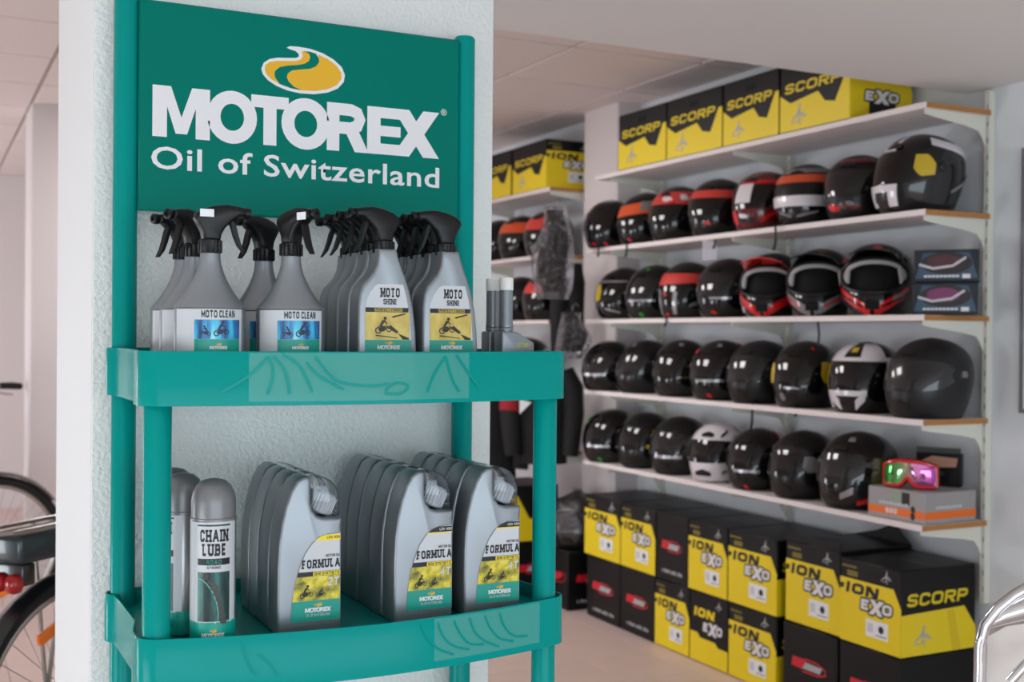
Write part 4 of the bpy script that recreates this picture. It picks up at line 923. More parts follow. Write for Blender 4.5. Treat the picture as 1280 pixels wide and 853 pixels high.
full_helmet('black helmet with a white triangular tag on the far lowest shelf', (3.09, 5.96, SHZ[4] + .0004), R(0), HBLK, HVIS, group=G5, tagcard=(.0, .02, .06, .09))
full_helmet('black helmet on the far fourth shelf behind the rack tray', (3.09, 5.95, SHZ[3] + .0004), R(0), HBLK, HVIG, group=G5)

# ================================================================== HELMET BOXES
def techno(txt, h, fit, th=.24, shear=.18): return text_polys(txt, h, th, 1.25, .16, shear, fit=fit)[0]
def squiggle(cx, cz, s):
    s = s * .8
    return [q for ln, t_ in (([(-.5, -.2), (-.3, -.05), (-.1, .05), (.05, .35), (.12, .62)], .10), ([(.12, .62), (.10, .3), (.04, -.05), (.0, -.3)], .09), ([(-.15, -.02), (.10, .18), (.22, -.05), (.32, .12), (.42, -.1), (.62, -.06)], .10), ([(.02, -.28), (.14, -.5)], .07), ([(-.62, -.3), (-.2, -.34), (.3, -.22)], .05)) for q in stroke([(cx + p[0] * s, cz + p[1] * s) for p in ln], t_ * s)]
def face_map(face, w, d, e):
    if face == 'front': return lambda u, v, q=0: (u, -d / 2 - e - q, v)
    if face == 'right': return lambda u, v, q=0: (w / 2 + e + q, u, v)
    return lambda u, v, q=0: (-w / 2 - e - q, -u, v)
def exo_word(cx, cz, w, h, fm, parent):
    """white word, its X taller, with a black outline close around it"""
    po = []
    for ch, x0, ww, hh, dz in (('E', 0, .30, 1.0, 0), ('X', .29, .42, 1.42, -.26), ('O', .70, .30, 1.0, 0)):
        po += shift(text_polys(ch, h * hh, .27, 1.2, .1, .12, fit=ww * w)[0], cx - w / 2 + x0 * w, cz + dz * h)
    e = h * .17
    big = [q for k in range(8) for q in shift(po, e * math.cos(k * PI / 4), e * math.sin(k * PI / 4))]
    print_part('outline_lettering', big, fm(.0006), M_BLACKINK, parent)
    print_part('white_lettering', po, fm(.0010), M_WHITEINK, parent)
def helmet_box(label, loc, rz, w, d, h, style, group, side=None, sidestyle=None, flap=False):
    """cardboard helmet box; front is -y.  style: yellow / black / cut"""
    t = thing('helmet_box', label, 'box', loc, rz, group)
    bd = MB().cbox(-w / 2, w / 2, -d / 2, d / 2, 0, h, .004).build('body', M_BOXBLK, t)
    MB().box(-w / 2 + .006, w / 2 - .006, -.0015, .0015, h - .0005, h + .0006).build('lid_seam', mat('tape_shine', (70, 72, 76), .15), t, 0)
    hw = w / 2
    if style in ('yellow', 'cut'):
        fm = lambda e: face_map('front', w, d, e)
        c = .24 * w
        if style == 'yellow':
            pn = print_part('yellow_panel', [[(-hw, .004), (hw, .004), (hw, h * .56), (hw - c * .5, h * .77), (-hw, h * .77)]], fm(.0003), M_BOXYEL, t)
            print_part('word_lettering', shift(techno('ION', h * .13, w * .54, .29), -hw + w * .09, h * .600), fm(.0006), M_BLACKINK, pn)
            print_part('word_lettering', [[(-hw + .001, h * .635), (-hw + w * .06, h * .64), (-hw + w * .075, h * .70), (-hw + .001, h * .70)]], fm(.0006), M_BLACKINK, pn)
            exo_word(w * .10, h * .445, w * .50, h * .125, fm, pn)
        else:
            pn = print_part('yellow_panel', [[(-hw, .004), (hw, .004), (hw, h * .30), (hw * .5, h * .30), (hw * .34, h * .36), (-hw * .45, h * .36), (-hw * .6, h * .42), (-hw, h * .42)]], fm(.0003), M_BOXYEL, t)
            print_part('word_lettering', shift(techno('ION', h * .13, w * .54, .29), -hw + w * .10, h * .655), fm(.0006), M_BOXYEL, pn)
            exo_word(w * .10, h * .47, w * .50, h * .125, fm, pn)
        if style == 'yellow':
            st = print_part('spec_sticker', rect(-.06 * w, .30 * w, h * .15, h * .35), fm(.0006), M_STICKER, t)
            print_part('sticker_print', [ell(.19 * w, h * .26, .045 * w, h * .045, 10), [(.10 * w, h * .18), (.28 * w, h * .18), (.28 * w, h * .19), (.10 * w, h * .19)]], fm(.0009), M_BLACKINK, st)
            print_part('sticker_print', rect(-.03 * w, .06 * w, h * .20, h * .31), fm(.0009), mat('pale_grey_print', (206, 206, 212), .5), st)
        print_part('scorpion_mark', squiggle(.26 * w, h * .875, .17 * w), fm(.0004), M_SILVINK, t)
        print_part('corner_print', rect(-hw + .03 * w, -hw + .28 * w, h * .90, h * .925) + rect(-hw + .12 * w, -hw + .30 * w, h * .80, h * .865), fm(.0004), mat('olive_print', (120, 108, 36), .5) if style == 'yellow' else M_BOXBLK, t)
    elif style == 'black':
        fm = lambda e: face_map('front', w, d, e)
        lg = [[(-.30 * w, h * .60), (-.08 * w, h * .60), (-.02 * w, h * .55), (-.12 * w, h * .47), (-.33 * w, h * .48)]]
        pn = print_part('red_logo', lg + stroke([(-.08 * w, h * .605), (.14 * w, h * .60), (.29 * w, h * .55), (.30 * w, h * .49), (.18 * w, h * .45), (-.12 * w, h * .445)], .02 * w), fm(.0004), M_REDINK, t)
        print_part('logo_lettering', [[(-.12 * w, h * .48), (.20 * w, h * .48), (.24 * w, h * .56), (-.06 * w, h * .57)]], fm(.0007), M_SILVINK, pn)
        print_part('foot_print', [q for k in range(9) for q in rect(-.30 * w + k * .072 * w, -.30 * w + k * .072 * w + (.055 if k % 3 else .03) * w, h * .12, h * (.165 + .012 * (k % 2)))], fm(.0004), M_SILVINK, t)
    if side:
        fm = lambda e: face_map(side, w, d, e); hd = d / 2
        if sidestyle == 'word':
            pn = print_part('yellow_panel', [[(-hd, .004), (hd, .004), (hd, h * .26), (hd - .16 * d, h * .52), (-hd, h * .49)]] if side == 'right' else [[(-hd, .004), (hd, .004), (hd, h * .66), (hd - .06 * d, h * .66), (hd - .20 * d, h * .30), (hd - .34 * d, h * .34), (hd - .44 * d, h * .50), (-hd + .16 * d, h * .42), (-hd, h * .56)]], fm(.0003), M_BOXYEL, t)
            print_part('word_lettering', shift(techno('SCORP', h * .145, d * .80, .22), -hd + .07 * d, h * (.58 if side == 'right' else .56)), fm(.0006), M_DKYEL, pn)
            print_part('scorpion_mark', squiggle(-.22 * d, h * .22, .24 * d), fm(.0006), M_SILVINK, pn)
            if side == 'right': print_part('shade_stripe', [[(.10 * d, h * .49), (.20 * d, h * .50), (.30 * d, h * .02), (.18 * d, h * .02)]], fm(.0005), mat('deep_yellow_print', (222, 192, 18), .42), pn)
        elif sidestyle == 'logo':
            pn = print_part('red_logo', [[(.02 * d, h * .60), (.24 * d, h * .62), (.30 * d, h * .55), (.02 * d, h * .45)]], fm(.0004), M_REDINK, t)
            print_part('red_logo', stroke([(.24 * d, h * .62), (.40 * d, h * .60), (.42 * d, h * .54), (.30 * d, h * .46), (.02 * d, h * .43)], .016 * d), fm(.0004), M_REDINK, t)
    if flap:
        MB().prism([(-hw + .002, h), (hw - .002, h), (hw * .5, h + .06), (hw * .35, h + .065), (-hw * .2, h + .03)], d / 2 - .006, d / 2 - .003).build('open_flap', M_BOXBLK, t, 0)
        MB().box(-hw, hw, -d / 2, -d / 2 + .003, h, h + .028).build('open_flap', M_BOXBLK, t, 0)
    return t
BX, BW_H, BD = 2.905, .2925, .345
GB = 'helmet boxes stacked on the floor under the shelves'
def floor_box(y0, y1, level, style, label, side=None, ss=None, xo=0.0, flap=False, h=BW_H):
    w = (y1 - y0) - .003
    return helmet_box(label, (BX + BD / 2 + xo, (y0 + y1) / 2, .0005 + level * (BW_H + .001)), -PI / 2, w, BD, h, style, GB, side, ss, flap)
UP = [(2.888, 3.180, 'yellow', 'big black and yellow box with word side at the near end, upper layer', 'right', 'word', False),
      (3.190, 3.485, 'yellow', 'black and yellow box with an open flap beside the near end box, upper layer', None, None, True),
      (3.520, 3.822, 'yellow', 'black and yellow box with its side showing in a gap, upper layer', 'right', 'word', False),
      (3.826, 4.096, 'yellow', 'black and yellow box fourth from near end, upper layer', None, None, False),
      (4.100, 4.340, 'black', 'all black box with a red logo between yellow boxes, upper layer', None, None, False),
      (4.345, 4.632, 'yellow', 'black and yellow box second from the pilaster, upper layer', None, None, False),
      (4.636, 4.965, 'yellow', 'black and yellow box nearest the pilaster, upper layer', None, None, False)]
LO = [(2.888, 3.180, 'black', 'black box with red logos at the near end, lower layer', 'right', 'logo', False),
      (3.190, 3.485, 'black', 'black box with a red logo under the open-flapped box', None, None, False),
      (3.520, 3.815, 'yellow', 'yellow box on the floor beside the black near end stack', 'right', 'word', False),
      (3.819, 4.080, 'cut', 'half black, half yellow box on the floor', None, None, False),
      (4.084, 4.345, 'yellow', 'yellow box on the floor beside the black floor boxes', None, None, False),
      (4.349, 4.632, 'black', 'black box with a red logo and white foot print, second from the pilaster', None, None, False),
      (4.636, 4.940, 'black', 'black box with a red logo on the floor nearest the pilaster', None, None, False)]
for k, b in enumerate(UP): floor_box(b[0], b[1], 1, b[2], b[3], b[4], b[5], flap=b[6], xo=.012 if k == 1 else 0, h=BW_H + (.012 if k == 1 else 0))
for k, b in enumerate(LO): floor_box(b[0], b[1], 0, b[2], b[3], b[4], b[5])
# boxes on the top shelf
GT = 'boxes on the top shelf'
TB = [(4.375, 4.775, 'black and yellow box at the far left of the top shelf'), (3.965, 4.370, 'black and yellow box second from left on the top shelf'), (3.605, 3.960, 'black and yellow box third from left on the top shelf'), (3.215, 3.600, 'black and yellow box at the right end of the top shelf, end face showing')]
for (y0, y1, l) in TB:
    b = helmet_box(l, (2.962 + .15, (y0 + y1) / 2, SHZ[0] + .0006), 0, .30, y1 - y0 - .003, .262, 'none', GT, 'left', 'word')
    if 'right end' in l:
        fm = lambda e: face_map('front', .30, y1 - y0 - .003, e)
        pn = print_part('yellow_panel', [[(-.15, .003), (.15, .003), (.15, .12), (.13, .20), (-.15, .20)]], fm(.0003), M_BOXYEL, b)
        exo_word(.0, .075, .16, .035, fm, pn)
        print_part('dark_print', rect(-.06, .07, .012, .07), fm(.0006), M_BLACKINK, pn)
    h0 = MB().box(-.1506, -.1498, -.035, .03, .205, .228).build('hand_hole', mat('hole_dark', (6, 6, 6), .8), b, 0)
fb = helmet_box('yellow and black box with end face showing on the far top shelf', (3.115, 5.70, SHZ[0] + .0006), 0, .30, .40, .262, 'yellow', GT, 'left', 'word')
helmet_box('yellow and black box farther back on the far top shelf by the pillar', (3.115, 6.12, SHZ[0] + .0006), 0, .30, .40, .262, 'none', GT, 'left', 'word')
# boxes beyond the pilaster
GF = 'boxes on the floor beyond the pilaster'
helmet_box('black box with red logos on the floor under the bagged helmet', (2.985, 5.165, .0005), 0, .27, .27, .29, 'black', GF, 'left', 'logo')
helmet_box('black box with a red ring logo under the far yellow box', (2.83, 5.53, .0005), 0, .30, .33, .29, 'black', GF, 'left', 'logo')
helmet_box('yellow and black box on a black box behind the rack post', (2.83, 5.53, .2920), 0, .30, .33, .29, 'none', GF, 'left', 'word')
_b = [o for o in bpy.data.objects if o.get('label') == 'yellow and black box on a black box behind the rack post'][0]
fm = lambda e: face_map('front', .30, .33, e)
print_part('yellow_panel', [[(-.15, .004), (.15, .004), (.15, .11), (.06, .11), (-.02, .12), (-.09, .24), (-.15, .24)]], fm(.0003), M_BOXYEL, _b)
bag = full_helmet('dark helmet wrapped in clear film on a black box', (2.985, 5.165, .295), R(20), HMAT, HVIG, group=None)
MB().lathe([(.10, .004), (.145, .03), (.165, .10), (.16, .17), (.12, .235), (.05, .27), (.02, .285), (.035, .30), (0, .302)], (0, -.01, 0), 20).build('clear_bag', film_mat('clear_bag_film', 25, .02), bag, 60)

# ================================================================== GOGGLE BOXES AND GOGGLES
def goggle_box(label, loc, band):
    t = thing('goggle_box', label, 'box', loc, -PI / 2 + math.radians(38), 'boxed goggles on the middle shelf')
    w, d, h = .205, .105, .108
    M_C = mat('pale_blue_card', (62, 86, 106), .3)
    MB().cbox(-w / 2, w / 2, -d / 2, d / 2, 0, h, .003).build('carton', mat('black_blue_card', (26, 34, 44), .35), t)
    fm = lambda e: front_map(-d / 2 - e)
    pn = print_part('front_print', [[(-w / 2 + .004, .012), (-w / 2 + .03, h - .01), (w / 2 - .03, h - .01), (w / 2 - .004, .012)]], fm(.0003), M_C, t)
    wd = print_part('window_print', [ell(0, h * .58, w * .40, h * .34, 20)], fm(.0006), mat('goggle_dark', (18, 16, 20), .1, coat=.6), t)
    print_part('lens_print', [ell(-.005, h * .62, w * .26, h * .22, 18)], fm(.0009), band, wd)
    print_part('strap_print', stroke([(-w * .42, h * .55), (-w * .2, h * .42), (w * .1, h * .50), (w * .3, h * .75)], .008), fm(.0012), M_GREYINK, wd)
    print_part('lettering', [q for k in range(9) for q in rect(-.07 + k * .0125, -.07 + (k + .8) * .0125, .016, .023)], fm(.0006), M_WHITEINK, t)
    print_part('tag_print', rect(.05, .075, .012, .026), fm(.0006), M_WHITEINK, t)
    return t
gp = atX(1180, 395, 3.07)
goggle_box('goggle box with a clear white strap picture, on top of the other', (3.085, gp.y, SHZ[2] + .1095), mat('lens_dark_print', (70, 22, 30), .15, coat=.6))
goggle_box('goggle box with a purple lens picture, lower of the two', (3.085, gp.y + .004, SHZ[2] + .0005), mat('lens_purple_print', (120, 44, 96), .12, coat=.6))
# grey goggle carton on the lowest shelf
gx = atX(1128, 655, 2.975)
cart = thing('goggle_carton', 'grey carton with orange stripe carrying goggles on the lowest shelf', 'box', (3.095, 2.990, SHZ[4] + .0005), -PI / 2 + math.radians(2))
cw, cd, chh = .255, .245, .105
MB().cbox(-cw / 2, cw / 2, -cd / 2, cd / 2, 0, chh, .003).build('tray_body', mat('grey_card', (158, 154, 154), .5), cart)
for face, wd_ in (('front', cw), ('right', cd)):
    fm = (lambda face: (lambda e: face_map(face, cw, cd, e)))(face)
    print_part('orange_stripe', rect(-wd_ / 2 + .002, wd_ / 2 - .002, .016, .042), fm(.0003), mat('orange_print', (236, 112, 32), .4), cart)
    print_part('lettering', [q for k in range(8) for q in rect(-wd_ * .3 + k * wd_ * .065, -wd_ * .3 + (k + .8) * wd_ * .065, .050, .058 + .002 * (k % 2))], fm(.0004), M_GREYINK, cart)
fm = lambda e: face_map('front', cw, cd, e)
print_part('stripe_lettering', shift(text_polys('600', .017, .24, fit=.05)[0], -.045, .021), fm(.0006), M_WHITEINK, cart)
print_part('dark_square', rect(.025, .06, .056, .098), fm(.0004), M_BLACKINK, cart)
print_part('green_square', rect(-.018, .012, .062, .096), fm(.0004), mat('sage_print', (136, 168, 140), .5), cart)
print_part('strap_print', [ell(.075, .045, .010, .012, 10), ell(.074, .022, .010, .014, 10)], fm(.0006), M_BLACKINK, cart)
def goggles(label, loc, rz):
    t = thing('goggles', label, 'goggles', loc, rz)
    def face(s, v): return ((.088 * s), -.055 * math.sqrt(max(0, 1 - (s * .93) ** 2)), v)
    def hz(s): return (.010 + .030 * max(0, 1 - abs(s) * 3.2), .096 - .018 * abs(s) ** 2.5)
    rows = []; n = 24
    fr = MB()
    top = [face(-1 + 2 * i / n, hz(-1 + 2 * i / n)[1]) for i in range(n + 1)]; bot = [face(-1 + 2 * i / n, hz(-1 + 2 * i / n)[0]) for i in range(n + 1)]
    fr.tube(top + list(reversed(bot)), .0068, 8, closed=True)
    fr.build('frame', HRED, t)
    m = bpy.data.materials.new('mirror_lens'); m.use_nodes = True; nt = m.node_tree; b = nt.nodes['Principled BSDF']; b.inputs['Metallic'].default_value = 1; b.inputs['Roughness'].default_value = .08
    tc = nt.nodes.new('ShaderNodeTexCoord'); sx = nt.nodes.new('ShaderNodeSeparateXYZ'); cr = nt.nodes.new('ShaderNodeValToRGB'); ad = nt.nodes.new('ShaderNodeMath'); ad.operation = 'MULTIPLY_ADD'; ad.inputs[1].default_value = 5.4; ad.inputs[2].default_value = .5
    nt.links.new(tc.outputs['Object'], sx.inputs[0]); nt.links.new(sx.outputs['X'], ad.inputs[0]); nt.links.new(ad.outputs[0], cr.inputs[0]); nt.links.new(cr.outputs[0], b.inputs['Base Color'])
    e = cr.color_ramp.elements; e[0].position = .1; e[0].color = rgb((40, 150, 60)); e[1].position = .95; e[1].color = rgb((190, 90, 180))
    for p, c in ((.38, (150, 220, 150)), (.5, (220, 200, 170)), (.62, (225, 150, 200))): q = e.new(p); q.color = rgb(c)
    rows = [[Vector(bot[i]) * (1 - j / 6) + Vector(top[i]) * (j / 6) + Vector((0, -.006 * math.sin(PI * j / 6), 0)) for i in range(n + 1)] for j in range(7)]
    MB().grid(rows).build('lens', m, t, 60)
    MB().tube([(-.086, -.02, .055), (-.098, .02, .054), (-.085, .06, .052), (-.03, .075, .05), (.04, .072, .05), (.09, .055, .052), (.1, .015, .054), (.086, -.02, .055)], .006, 6).build('strap', HTRIM, t)
    fo = MB().tube([(p[0] * .98, p[1] + .012, p[2]) for p in top + list(reversed(bot))], .008, 8, closed=True); fo.build('face_foam', HTRIM, t)
    return t
goggles('red framed goggles with mirrored green and pink lens on the grey carton', (3.055, 2.995, SHZ[4] + chh + .0005), -PI / 2 + math.radians(28))
bb = thing('display_carton', 'small black hanging carton with a brown picture behind the red goggles', 'box', (3.19, 3.0, SHZ[4] + chh + .0008), -PI / 2 + math.radians(30))
MB().cbox(-.075, .075, -.022, .022, 0, .115, .002).build('carton', M_BOXBLK, bb)
MB().box(-.075, .075, -.022, -.020, .115, .135).build('header', mat('dark_grey_card', (52, 56, 58), .4), bb, 0)
print_part('picture_print', [[(-.05, .062), (.06, .07), (.066, .10), (-.02, .105), (-.06, .085)]], front_map(-.0225), mat('tan_print', (176, 132, 110), .5), bb)

# ================================================================== HANGING GEAR BETWEEN THE BAYS
def lumpy(mb, rings, n=16, seed=1, amp=.1):
    rd = random.Random(seed); m = len(rings); base = len(mb.v)
    ph = [rd.uniform(0, 6.28) for _ in range(6)]
    for (cx, cy, z, rx, ry) in rings:
        for i in range(n):
            a = 2 * PI * i / n; k = 1 + amp * (math.sin(3 * a + ph[0] + z * 17) * .5 + math.sin(5 * a + ph[1] - z * 29) * .35 + math.sin(2 * a + ph[2] + z * 41) * .4)
            mb.v.append((cx + rx * k * math.cos(a), cy + ry * k * math.sin(a), z))
    for j in range(m - 1):
        for i in range(n):
            q = (i + 1) % n; mb.f.append((base + j * n + i, base + j * n + q, base + (j + 1) * n + q, base + (j + 1) * n + i))
    mb.f.append(tuple(base + i for i in reversed(range(n)))); mb.f.append(tuple(base + (m - 1) * n + i for i in range(n)))
    return mb
M_FILM = film_mat('crinkled_clear_film', 30, .06, .05, 1.0)
M_CLOTHB = mat('black_cloth', (18, 18, 20), .8, bump=.3, bscale=80)
def hanging_bag(label, loc, zt, zb, rx, ry, seed):
    t = thing('garment_bag', label, 'plastic bag', (loc[0], loc[1], zb), 0, 'clear bags hanging at the shelf end')
    L = zt - zb; rg = []
    for k in range(10):
        q = k / 9; w = .55 + .45 * math.sin(PI * min(1, q * 1.05 + .12)) ; rg.append((.012 * math.sin(q * 7 + seed), .01 * math.cos(q * 5), q * L, rx * w, ry * w))
    lumpy(MB(), rg, 18, seed, .10).build('clear_film', M_FILM, t, 70)
    lumpy(MB(), [(r[0], r[1], .03 + r[2] * .9, r[3] * .72, r[4] * .66) for r in rg], 14, seed + 3, .12).build('black_padding', M_CLOTHB, t, 70)
    MB().tube([(0, 0, L - .01), (.0, 0, L + .03), (.02, 0, L + .045), (.035, 0, L + .03)], .003, 6).build('hook', M_RIM, t)
    return t
g1 = atX(716, 330, 2.90)
hanging_bag('clear crinkled bag of black gear hanging from the second shelf end', (2.765, g1.y - .05), 1.985, 1.535, .115, .06, 2)
g2 = atX(713, 410, 2.86)
hanging_bag('shorter clear bag hanging just below the long one', (2.86, g2.y - .02), 1.47, 1.245, .095, .05, 5)
def jacket(label, loc, rz, accent, top, bottom, w, seed, tagged):
    t = thing('riding_jacket', label, 'jacket', (loc[0], loc[1], bottom), rz, 'riding jackets hanging at the shelf end')
    L = top - bottom
    lumpy(MB(), [(0, 0, 0, w * .46, .075), (0, 0, L * .25, w * .45, .08), (0, 0, L * .5, w * .46, .085), (0, 0, L * .75, w * .5, .085), (0, 0, L * .9, w * .44, .07), (0, 0, L * .97, w * .22, .055), (0, 0, L, w * .16, .045)], 18, seed, .05).build('jacket_body', M_CLOTHB, t, 70)
    for s in (-1, 1):
        sl = MB().tube([(s * w * .40, 0, L * .88), (s * w * .56, -.01, L * .72), (s * w * .60, -.03, L * .48), (s * w * .56, -.05, L * .22), (s * w * .54, -.06, L * .08)], [.055, .062, .055, .048, .042], 12).build('sleeve', M_CLOTHB, t, 70)
        if s < 0: MB().tube([(s * w * .56, -.012, L * .71), (s * w * .58, -.022, L * .62), (s * w * .60, -.03, L * .50)], [.0640, .0610, .0575], 12, cap=False).build('sleeve_panel', accent, sl, 70)
    MB().tube([(0, 0, L * .97), (0, 0, L + .03), (.02, 0, L + .055), (.035, 0, L + .035)], .0035, 6).build('hanger_hook', M_RIM, t)
    if tagged:
        MB().prism([(-.03, .0), (.03, .06), (-.03, .075)], -.105, -.103).build('price_tag', M_STICKER, t, 0).location = (-w * .3, 0, L * .48)
    return t
j1 = atX(722, 520, 2.93)
jacket('black riding jacket with a red sleeve panel hanging under the clear bags', (2.86, 5.33), math.radians(-30), hel_col('red_cloth', (150, 26, 36), .8, 0), 1.235, .70, .27, 4, True)
jacket('black riding jacket with grey sleeve stripes hanging behind the rack post', (2.70, 5.66), math.radians(-28), mat('grey_cloth', (64, 62, 66), .8), 1.20, .60, .34, 9, True)

tw = thing('riding_trousers', 'black riding trousers hanging between the clear bags and the shelf end', 'trousers', (2.985, 5.295, 1.27), math.radians(-25))
lumpy(MB(), [(0, 0, .30, .085, .045), (0, 0, .36, .088, .048), (0, 0, .42, .080, .045), (0, 0, .46, .074, .040)], 16, 11, .05).build('waist', M_CLOTHB, tw, 70)
for s_ in (-1, 1):
    lumpy(MB(), [(s_ * .052, 0, 0, .034, .034), (s_ * .050, 0, .10, .038, .038), (s_ * .046, 0, .20, .042, .042), (s_ * .042, 0, .32, .046, .044)], 12, 12 + s_, .07).build('trouser_leg', M_CLOTHB, tw, 70)
MB().tube([(0, 0, .45), (0, 0, .49), (.02, 0, .51), (.035, 0, .49)], .0035, 6).build('hanger_hook', M_RIM, tw)
# ================================================================== BICYCLES BEHIND THE PILLAR
M_BFRAME = mat('bike_frame_black', (20, 22, 24), .3, coat=.4)
M_ORANGE = mat('orange_reflector', (240, 120, 20), .25, coat=.5); M_REDL = mat('red_lamp_lens', (150, 10, 18), .25, coat=.2)
def tor(mb, c, r, t, n=48, m=10, axis_y=True):
    mb.tube([(c[0] + r * math.cos(2 * PI * k / n), c[1], c[2] + r * math.sin(2 * PI * k / n)) for k in range(n)], t, m, closed=True); return mb
def wheel(parent, cx, rear):
    r = .345
    w = tor(MB(), (cx, 0, r), r - .021, .021).build('tyre', M_TYRE, parent, 70)
    tor(MB(), (cx, 0, r), r - .048, .011, 48, 8).build('rim', M_RIM, w, 70)
    sp = MB()
    for k in range(32):
        a = 2 * PI * k / 32; b = a + (.5 if k % 2 else -.5); s = .02 if (k // 2) % 2 else -.02
        sp.tube([(cx + .022 * math.cos(b), s, r + .022 * math.sin(b)), (cx + (r - .055) * math.cos(a), 0, r + (r - .055) * math.sin(a))], .0012, 4)
    o = sp.build('spokes', M_RIM, w, 0); o['kind'] = 'stuff'
    h = MB(); h.tube([(cx, -.05, r), (cx, .05, r)], .024, 12); h.tube([(cx, -.065, r), (cx, .065, r)], .008, 8); h.build('hub', M_RIM, w)
    for k, a in enumerate((1.9, 5.05)):
        c = (cx + .21 * math.cos(a), 0, r + .21 * math.sin(a)); q = MB().cbox(-.042, .042, -.008, .008, -.016, .016, .006, 2).build('reflector', M_ORANGE, w); q.location = c; q.rotation_euler = (0, -(a + PI / 2), 0)
    f = MB(); n = 22; a0, a1 = (math.radians(20), math.radians(205)) if rear else (math.radians(35), math.radians(170))
    rows = []
    for k in range(n + 1):
        a = a0 + (a1 - a0) * k / n
        rows.append([(cx + (r + .018 - abs(j) * .005) * math.cos(a), j * .011, r + (r + .018 - abs(j) * .005) * math.sin(a)) for j in (-3, -2, -1, 0, 1, 2, 3)])
    MB().grid(rows).build('mudguard', M_BFRAME, parent, 60)
    return w
def bicycle(label, loc, rz, rack_, white=None):
    t = thing('bicycle', label, 'bicycle', loc, rz)
    wheel(t, 0, True); wheel(t, 1.09, False)
    f = MB(); BBp = (.44, 0, .28); ST_ = (.30, 0, .80); HT, HB = (.90, 0, .86), (.94, 0, .72)
    for a, b, q in ((BBp, ST_, .018), (BBp, HB, .021), ((.31, 0, .74), HT, .018), (HT, HB, .020)): f.tube([a, b], q, 12)
    for s in (-1, 1):
        f.tube([(.0, s * .062, .345), (.2, s * .055, .30), BBp], .010, 8); f.tube([(.0, s * .062, .345), (.16, s * .05, .56), (.31, s * .016, .74)], .009, 8)
    f.build('frame', M_BFRAME, t)
    fk = MB()
    for s in (-1, 1): fk.tube([HB, (.95, s * .05, .68), (1.0, s * .055, .56), (1.09, s * .058, .345)], [.016, .016, .014, .010], 8)
    fk.build('fork', M_BFRAME, t)
    MB().tube([(.30, 0, .78), (.275, 0, .93)], .014, 10).build('seat_post', M_RIM, t)
    sd = MB(); rows = []
    for k in range(9):
        q = k / 8; x = .15 + .27 * q; w = .075 * (1 - q) ** .8 + .02; zc = .955 + .012 * math.sin(PI * q) - .01 * q
        rows.append([(x, w * math.cos(PI * i / 8), zc - .035 + .04 * math.sin(PI * i / 8) ** .6) for i in range(9)])
    sd.grid(rows); sd.build('saddle', mat('saddle_black', (24, 24, 26), .55), t, 60)
    hb = MB(); hb.tube([HT, (.885, 0, 1.0), (.90, 0, 1.03)], .014, 10); hb.tube([(.82, -.30, 1.06), (.86, -.20, 1.06), (.90, -.06, 1.035), (.90, .06, 1.035), (.86, .20, 1.06), (.82, .30, 1.06)], .0125, 10); hb.build('handlebar', M_RIM, t)
    for s in (-1, 1):
        MB().tube([(.845, s * .235, 1.061), (.82, s * .30, 1.06), (.785, s * .345, 1.055)], [.017, .019, .018], 10).build('grip', mat('grip_rubber', (26, 26, 28), .7), t)
        MB().tube([(.87, s * .19, 1.055), (.90, s * .21, 1.035), (.89, s * .26, 1.02), (.865, s * .30, 1.015)], [.008, .007, .006, .005], 8).build('brake_lever', M_RIM, t)
        MB().tube([(.88, s * .17, 1.05), (.98, s * .12, 1.0), (.99, s * .06, .90), (.95, s * .03, .80)], .0035, 6).build('brake_cable', M_TYRE, t)
    MB().lathe([(.0, -.03), (.03, -.02), (.038, .02), (.036, .03), (0, .031)], (0, 0, 0), 14).build('headlamp', M_BFRAME, t).matrix_local = Matrix.Translation((.985, 0, .93)) @ Matrix.Rotation(PI / 2, 4, 'Y')
    ck = MB().lathe([(.095, -.003), (.095, .003), (.03, .004), (.03, -.004)], (0, 0, 0), 24); ck.build('chainring', M_TYRE, t).matrix_local = Matrix.Translation((.44, -.05, .28)) @ Matrix.Rotation(PI / 2, 4, 'X')
    for s in (-1, 1):
        cr = MB().tube([(.44, s * .06, .28), (.44 + s * .12, s * .075, .28 - s * .12)], .010, 8); cr.build('crank', M_RIM, t)
        MB().cbox(.44 + s * .12 - .045, .44 + s * .12 + .045, s * .13 - .045, s * .13 + .045, .28 - s * .12 - .012, .28 - s * .12 + .012, .004).build('pedal', M_TYRE, t)
    if rack_:
        rk_ = MB()
        for s in (-1, 1):
            rk_.tube([(-.25, s * .05, .845), (.26, s * .05, .845)], .006, 8); rk_.tube([(0, s * .07, .345), (-.06, s * .066, .84)], .006, 8); rk_.tube([(0, s * .07, .345), (.08, s * .066, .84)], .006, 8)
        rk_.tube([(-.25, -.05, .845), (-.29, -.03, .845), (-.29, .03, .845), (-.25, .05, .845)], .006, 8)
        c = rk_.build('luggage_rack', M_RIM, t)
        MB().cbox(-.23, .24, -.060, .060, .757, .836, .018, 3).build('battery_pack', mat('battery_case', (20, 40, 44), .3, coat=.3), t)
        lb = MB().cbox(-.215, -.17, -.05, .05, .70, .757, .006, 2).build('lamp_bracket', M_BFRAME, t)
        for s in (-1, 1):
            MB().lathe([(.026, 0), (.026, .012), (.020, .022), (.008, .027), (0, .028)], (0, 0, 0), 18).build('tail_lamp', M_REDL, lb).matrix_local = Matrix.Translation((-.214, s * .026, .708)) @ Matrix.Rotation(-PI / 2, 4, 'Y')
    return t
bicycle('black bicycle with rear battery and two round red tail lamps beside the pillar', (.365, 3.43, 0), math.radians(42), True)
bicycle('black bicycle turned towards us at far left, only its handlebar grip showing', (.145, 6.85 + .86, 0), -PI / 2, False)
bl = (.30, 5.89); hd = math.radians(18)
bicycle('black bicycle farther back with its front wheel and handlebar showing', (bl[0] - 1.09 * math.cos(hd), bl[1] - 1.09 * math.sin(hd), 0), hd, False)

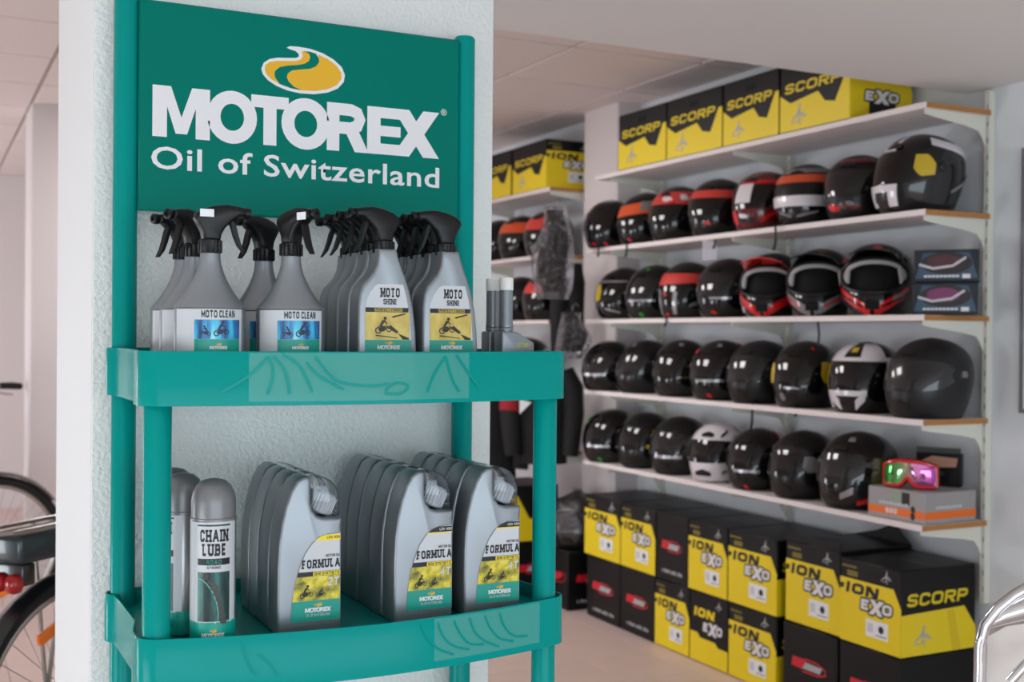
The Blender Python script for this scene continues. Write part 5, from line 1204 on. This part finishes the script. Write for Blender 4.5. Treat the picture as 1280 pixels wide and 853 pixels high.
# ================================================================== CHROME CHAIR AND WALL BOARD AT THE RIGHT
def cpt(px, py, z): d = FWD + RGT * ((px - 640) / FPX) + UPV * ((426.5 - py) / FPX); return CPOS + d * z
c0 = cpt(1226, 853, 2.15); base = Vector((c0.x, c0.y, 0))
chair = thing('chrome_chair', 'chrome tubular chair with a cream back at the lower right corner', 'chair', base)
def cp(px, py, z=2.15): v = cpt(px, py, z) - base; return v
dr = (cpt(1300, 790, 2.15) - cpt(1226, 790, 2.15)); dr.z = 0; dr.normalize()          # along the picture, to the right
dp = Vector((-dr.y, dr.x, 0))
zb = cp(1228, 785).z
def loc2(a, b, z): v = dr * a + dp * b; return (v.x, v.y, z)
a_top = cp(1229, 785)
MB().tube([loc2(-.012, 0, .012), loc2(-.008, 0, .4), loc2(-.002, 0, zb - .03), loc2(.006, 0, zb + .005), loc2(.03, 0, zb + .035), loc2(.06, 0, zb + .060), loc2(.11, 0, zb + .088), loc2(.20, 0, zb + .11), loc2(.40, 0, zb + .115), loc2(.50, 0, zb + .08), loc2(.53, 0, zb + .0), loc2(.54, 0, .4), loc2(.55, 0, .012)], .0105, 14).build('back_tube', M_CHROME, chair, 70)
bandp = [loc2(.010, .004, zb + .004), loc2(.04, .004, zb + .022), loc2(.10, .004, zb + .045), (loc2(.25, .004, zb + .06)), loc2(.42, .004, zb + .055), loc2(.52, .004, zb + .01)]
MB().tube(bandp, [.008, .018, .026, .030, .026, .010], 12).build('back_rail', M_CHROME, chair, 70)
pts = [(.016, zb - .02), (.05, zb + .0), (.25, zb + .03), (.45, zb + .0), (.515, zb - .03), (.52, .50), (.01, .50)]
vs = [loc2(a, .012, z) for a, z in pts] + [loc2(a, .03, z) for a, z in pts]; n = len(pts)
MB().add(vs, [tuple(range(n)), tuple(reversed(range(n, 2 * n)))] + [(i, i + n, (i + 1) % n + n, (i + 1) % n) for i in range(n)]).build('back_panel', mat('cream_marbled_vinyl', (214, 204, 198), .6, var=.05, vscale=14), chair, 30)
sv = [loc2(a, b, z) for z in (.44, .49) for a, b in ((.0, -.02), (.53, -.02), (.53, -.45), (.0, -.45))]
for a in (.0, .54):
    MB().tube([loc2(a, .02, .46), loc2(a, .25, .47), loc2(a, .42, .45), loc2(a, .45, .40), loc2(a, .45, .012)], .0125, 12).build('front_leg', M_CHROME, chair, 70)
sv = [loc2(a, b, z) for z in (.465, .51) for a, b in ((.015, .03), (.525, .03), (.525, .44), (.015, .44))]
MB().add(sv, [(3, 2, 1, 0), (4, 5, 6, 7), (0, 1, 5, 4), (1, 2, 6, 5), (2, 3, 7, 6), (3, 0, 4, 7)]).build('seat', mat('cream_marbled_vinyl', (0, 0, 0)), chair, 30)
MB().tube([tuple(cp(1262, 853, 2.08)), tuple(cp(1281, 832, 2.08)), tuple(cp(1310, 812, 2.08))], .009, 10).build('arm_bar', M_CHROME, chair, 70)
wb = atX(1277, 350, XR - .012); w0 = atX(1278, 186, XR).z; w1 = atX(1274, 516, XR).z
board = thing('wall_board', 'white framed board on the right wall, only its left edge in view', 'picture', (XR - .001, wb.y - .30, w1))
MB().cbox(-.012, 0, -.30, .30, 0, w0 - w1, .002).build('board_panel', M_STICKER, board)
fm_ = mat('grey_frame', (120, 120, 124), .4)
for (y0, y1, z0, z1) in ((.288, .302, 0, w0 - w1), (-.302, -.288, 0, w0 - w1), (-.288, .288, 0, .014), (-.288, .288, w0 - w1 - .014, w0 - w1)):
    MB().box(-.016, -.0005, y0, y1, z0, z1).build('frame_side', fm_, board, 0)
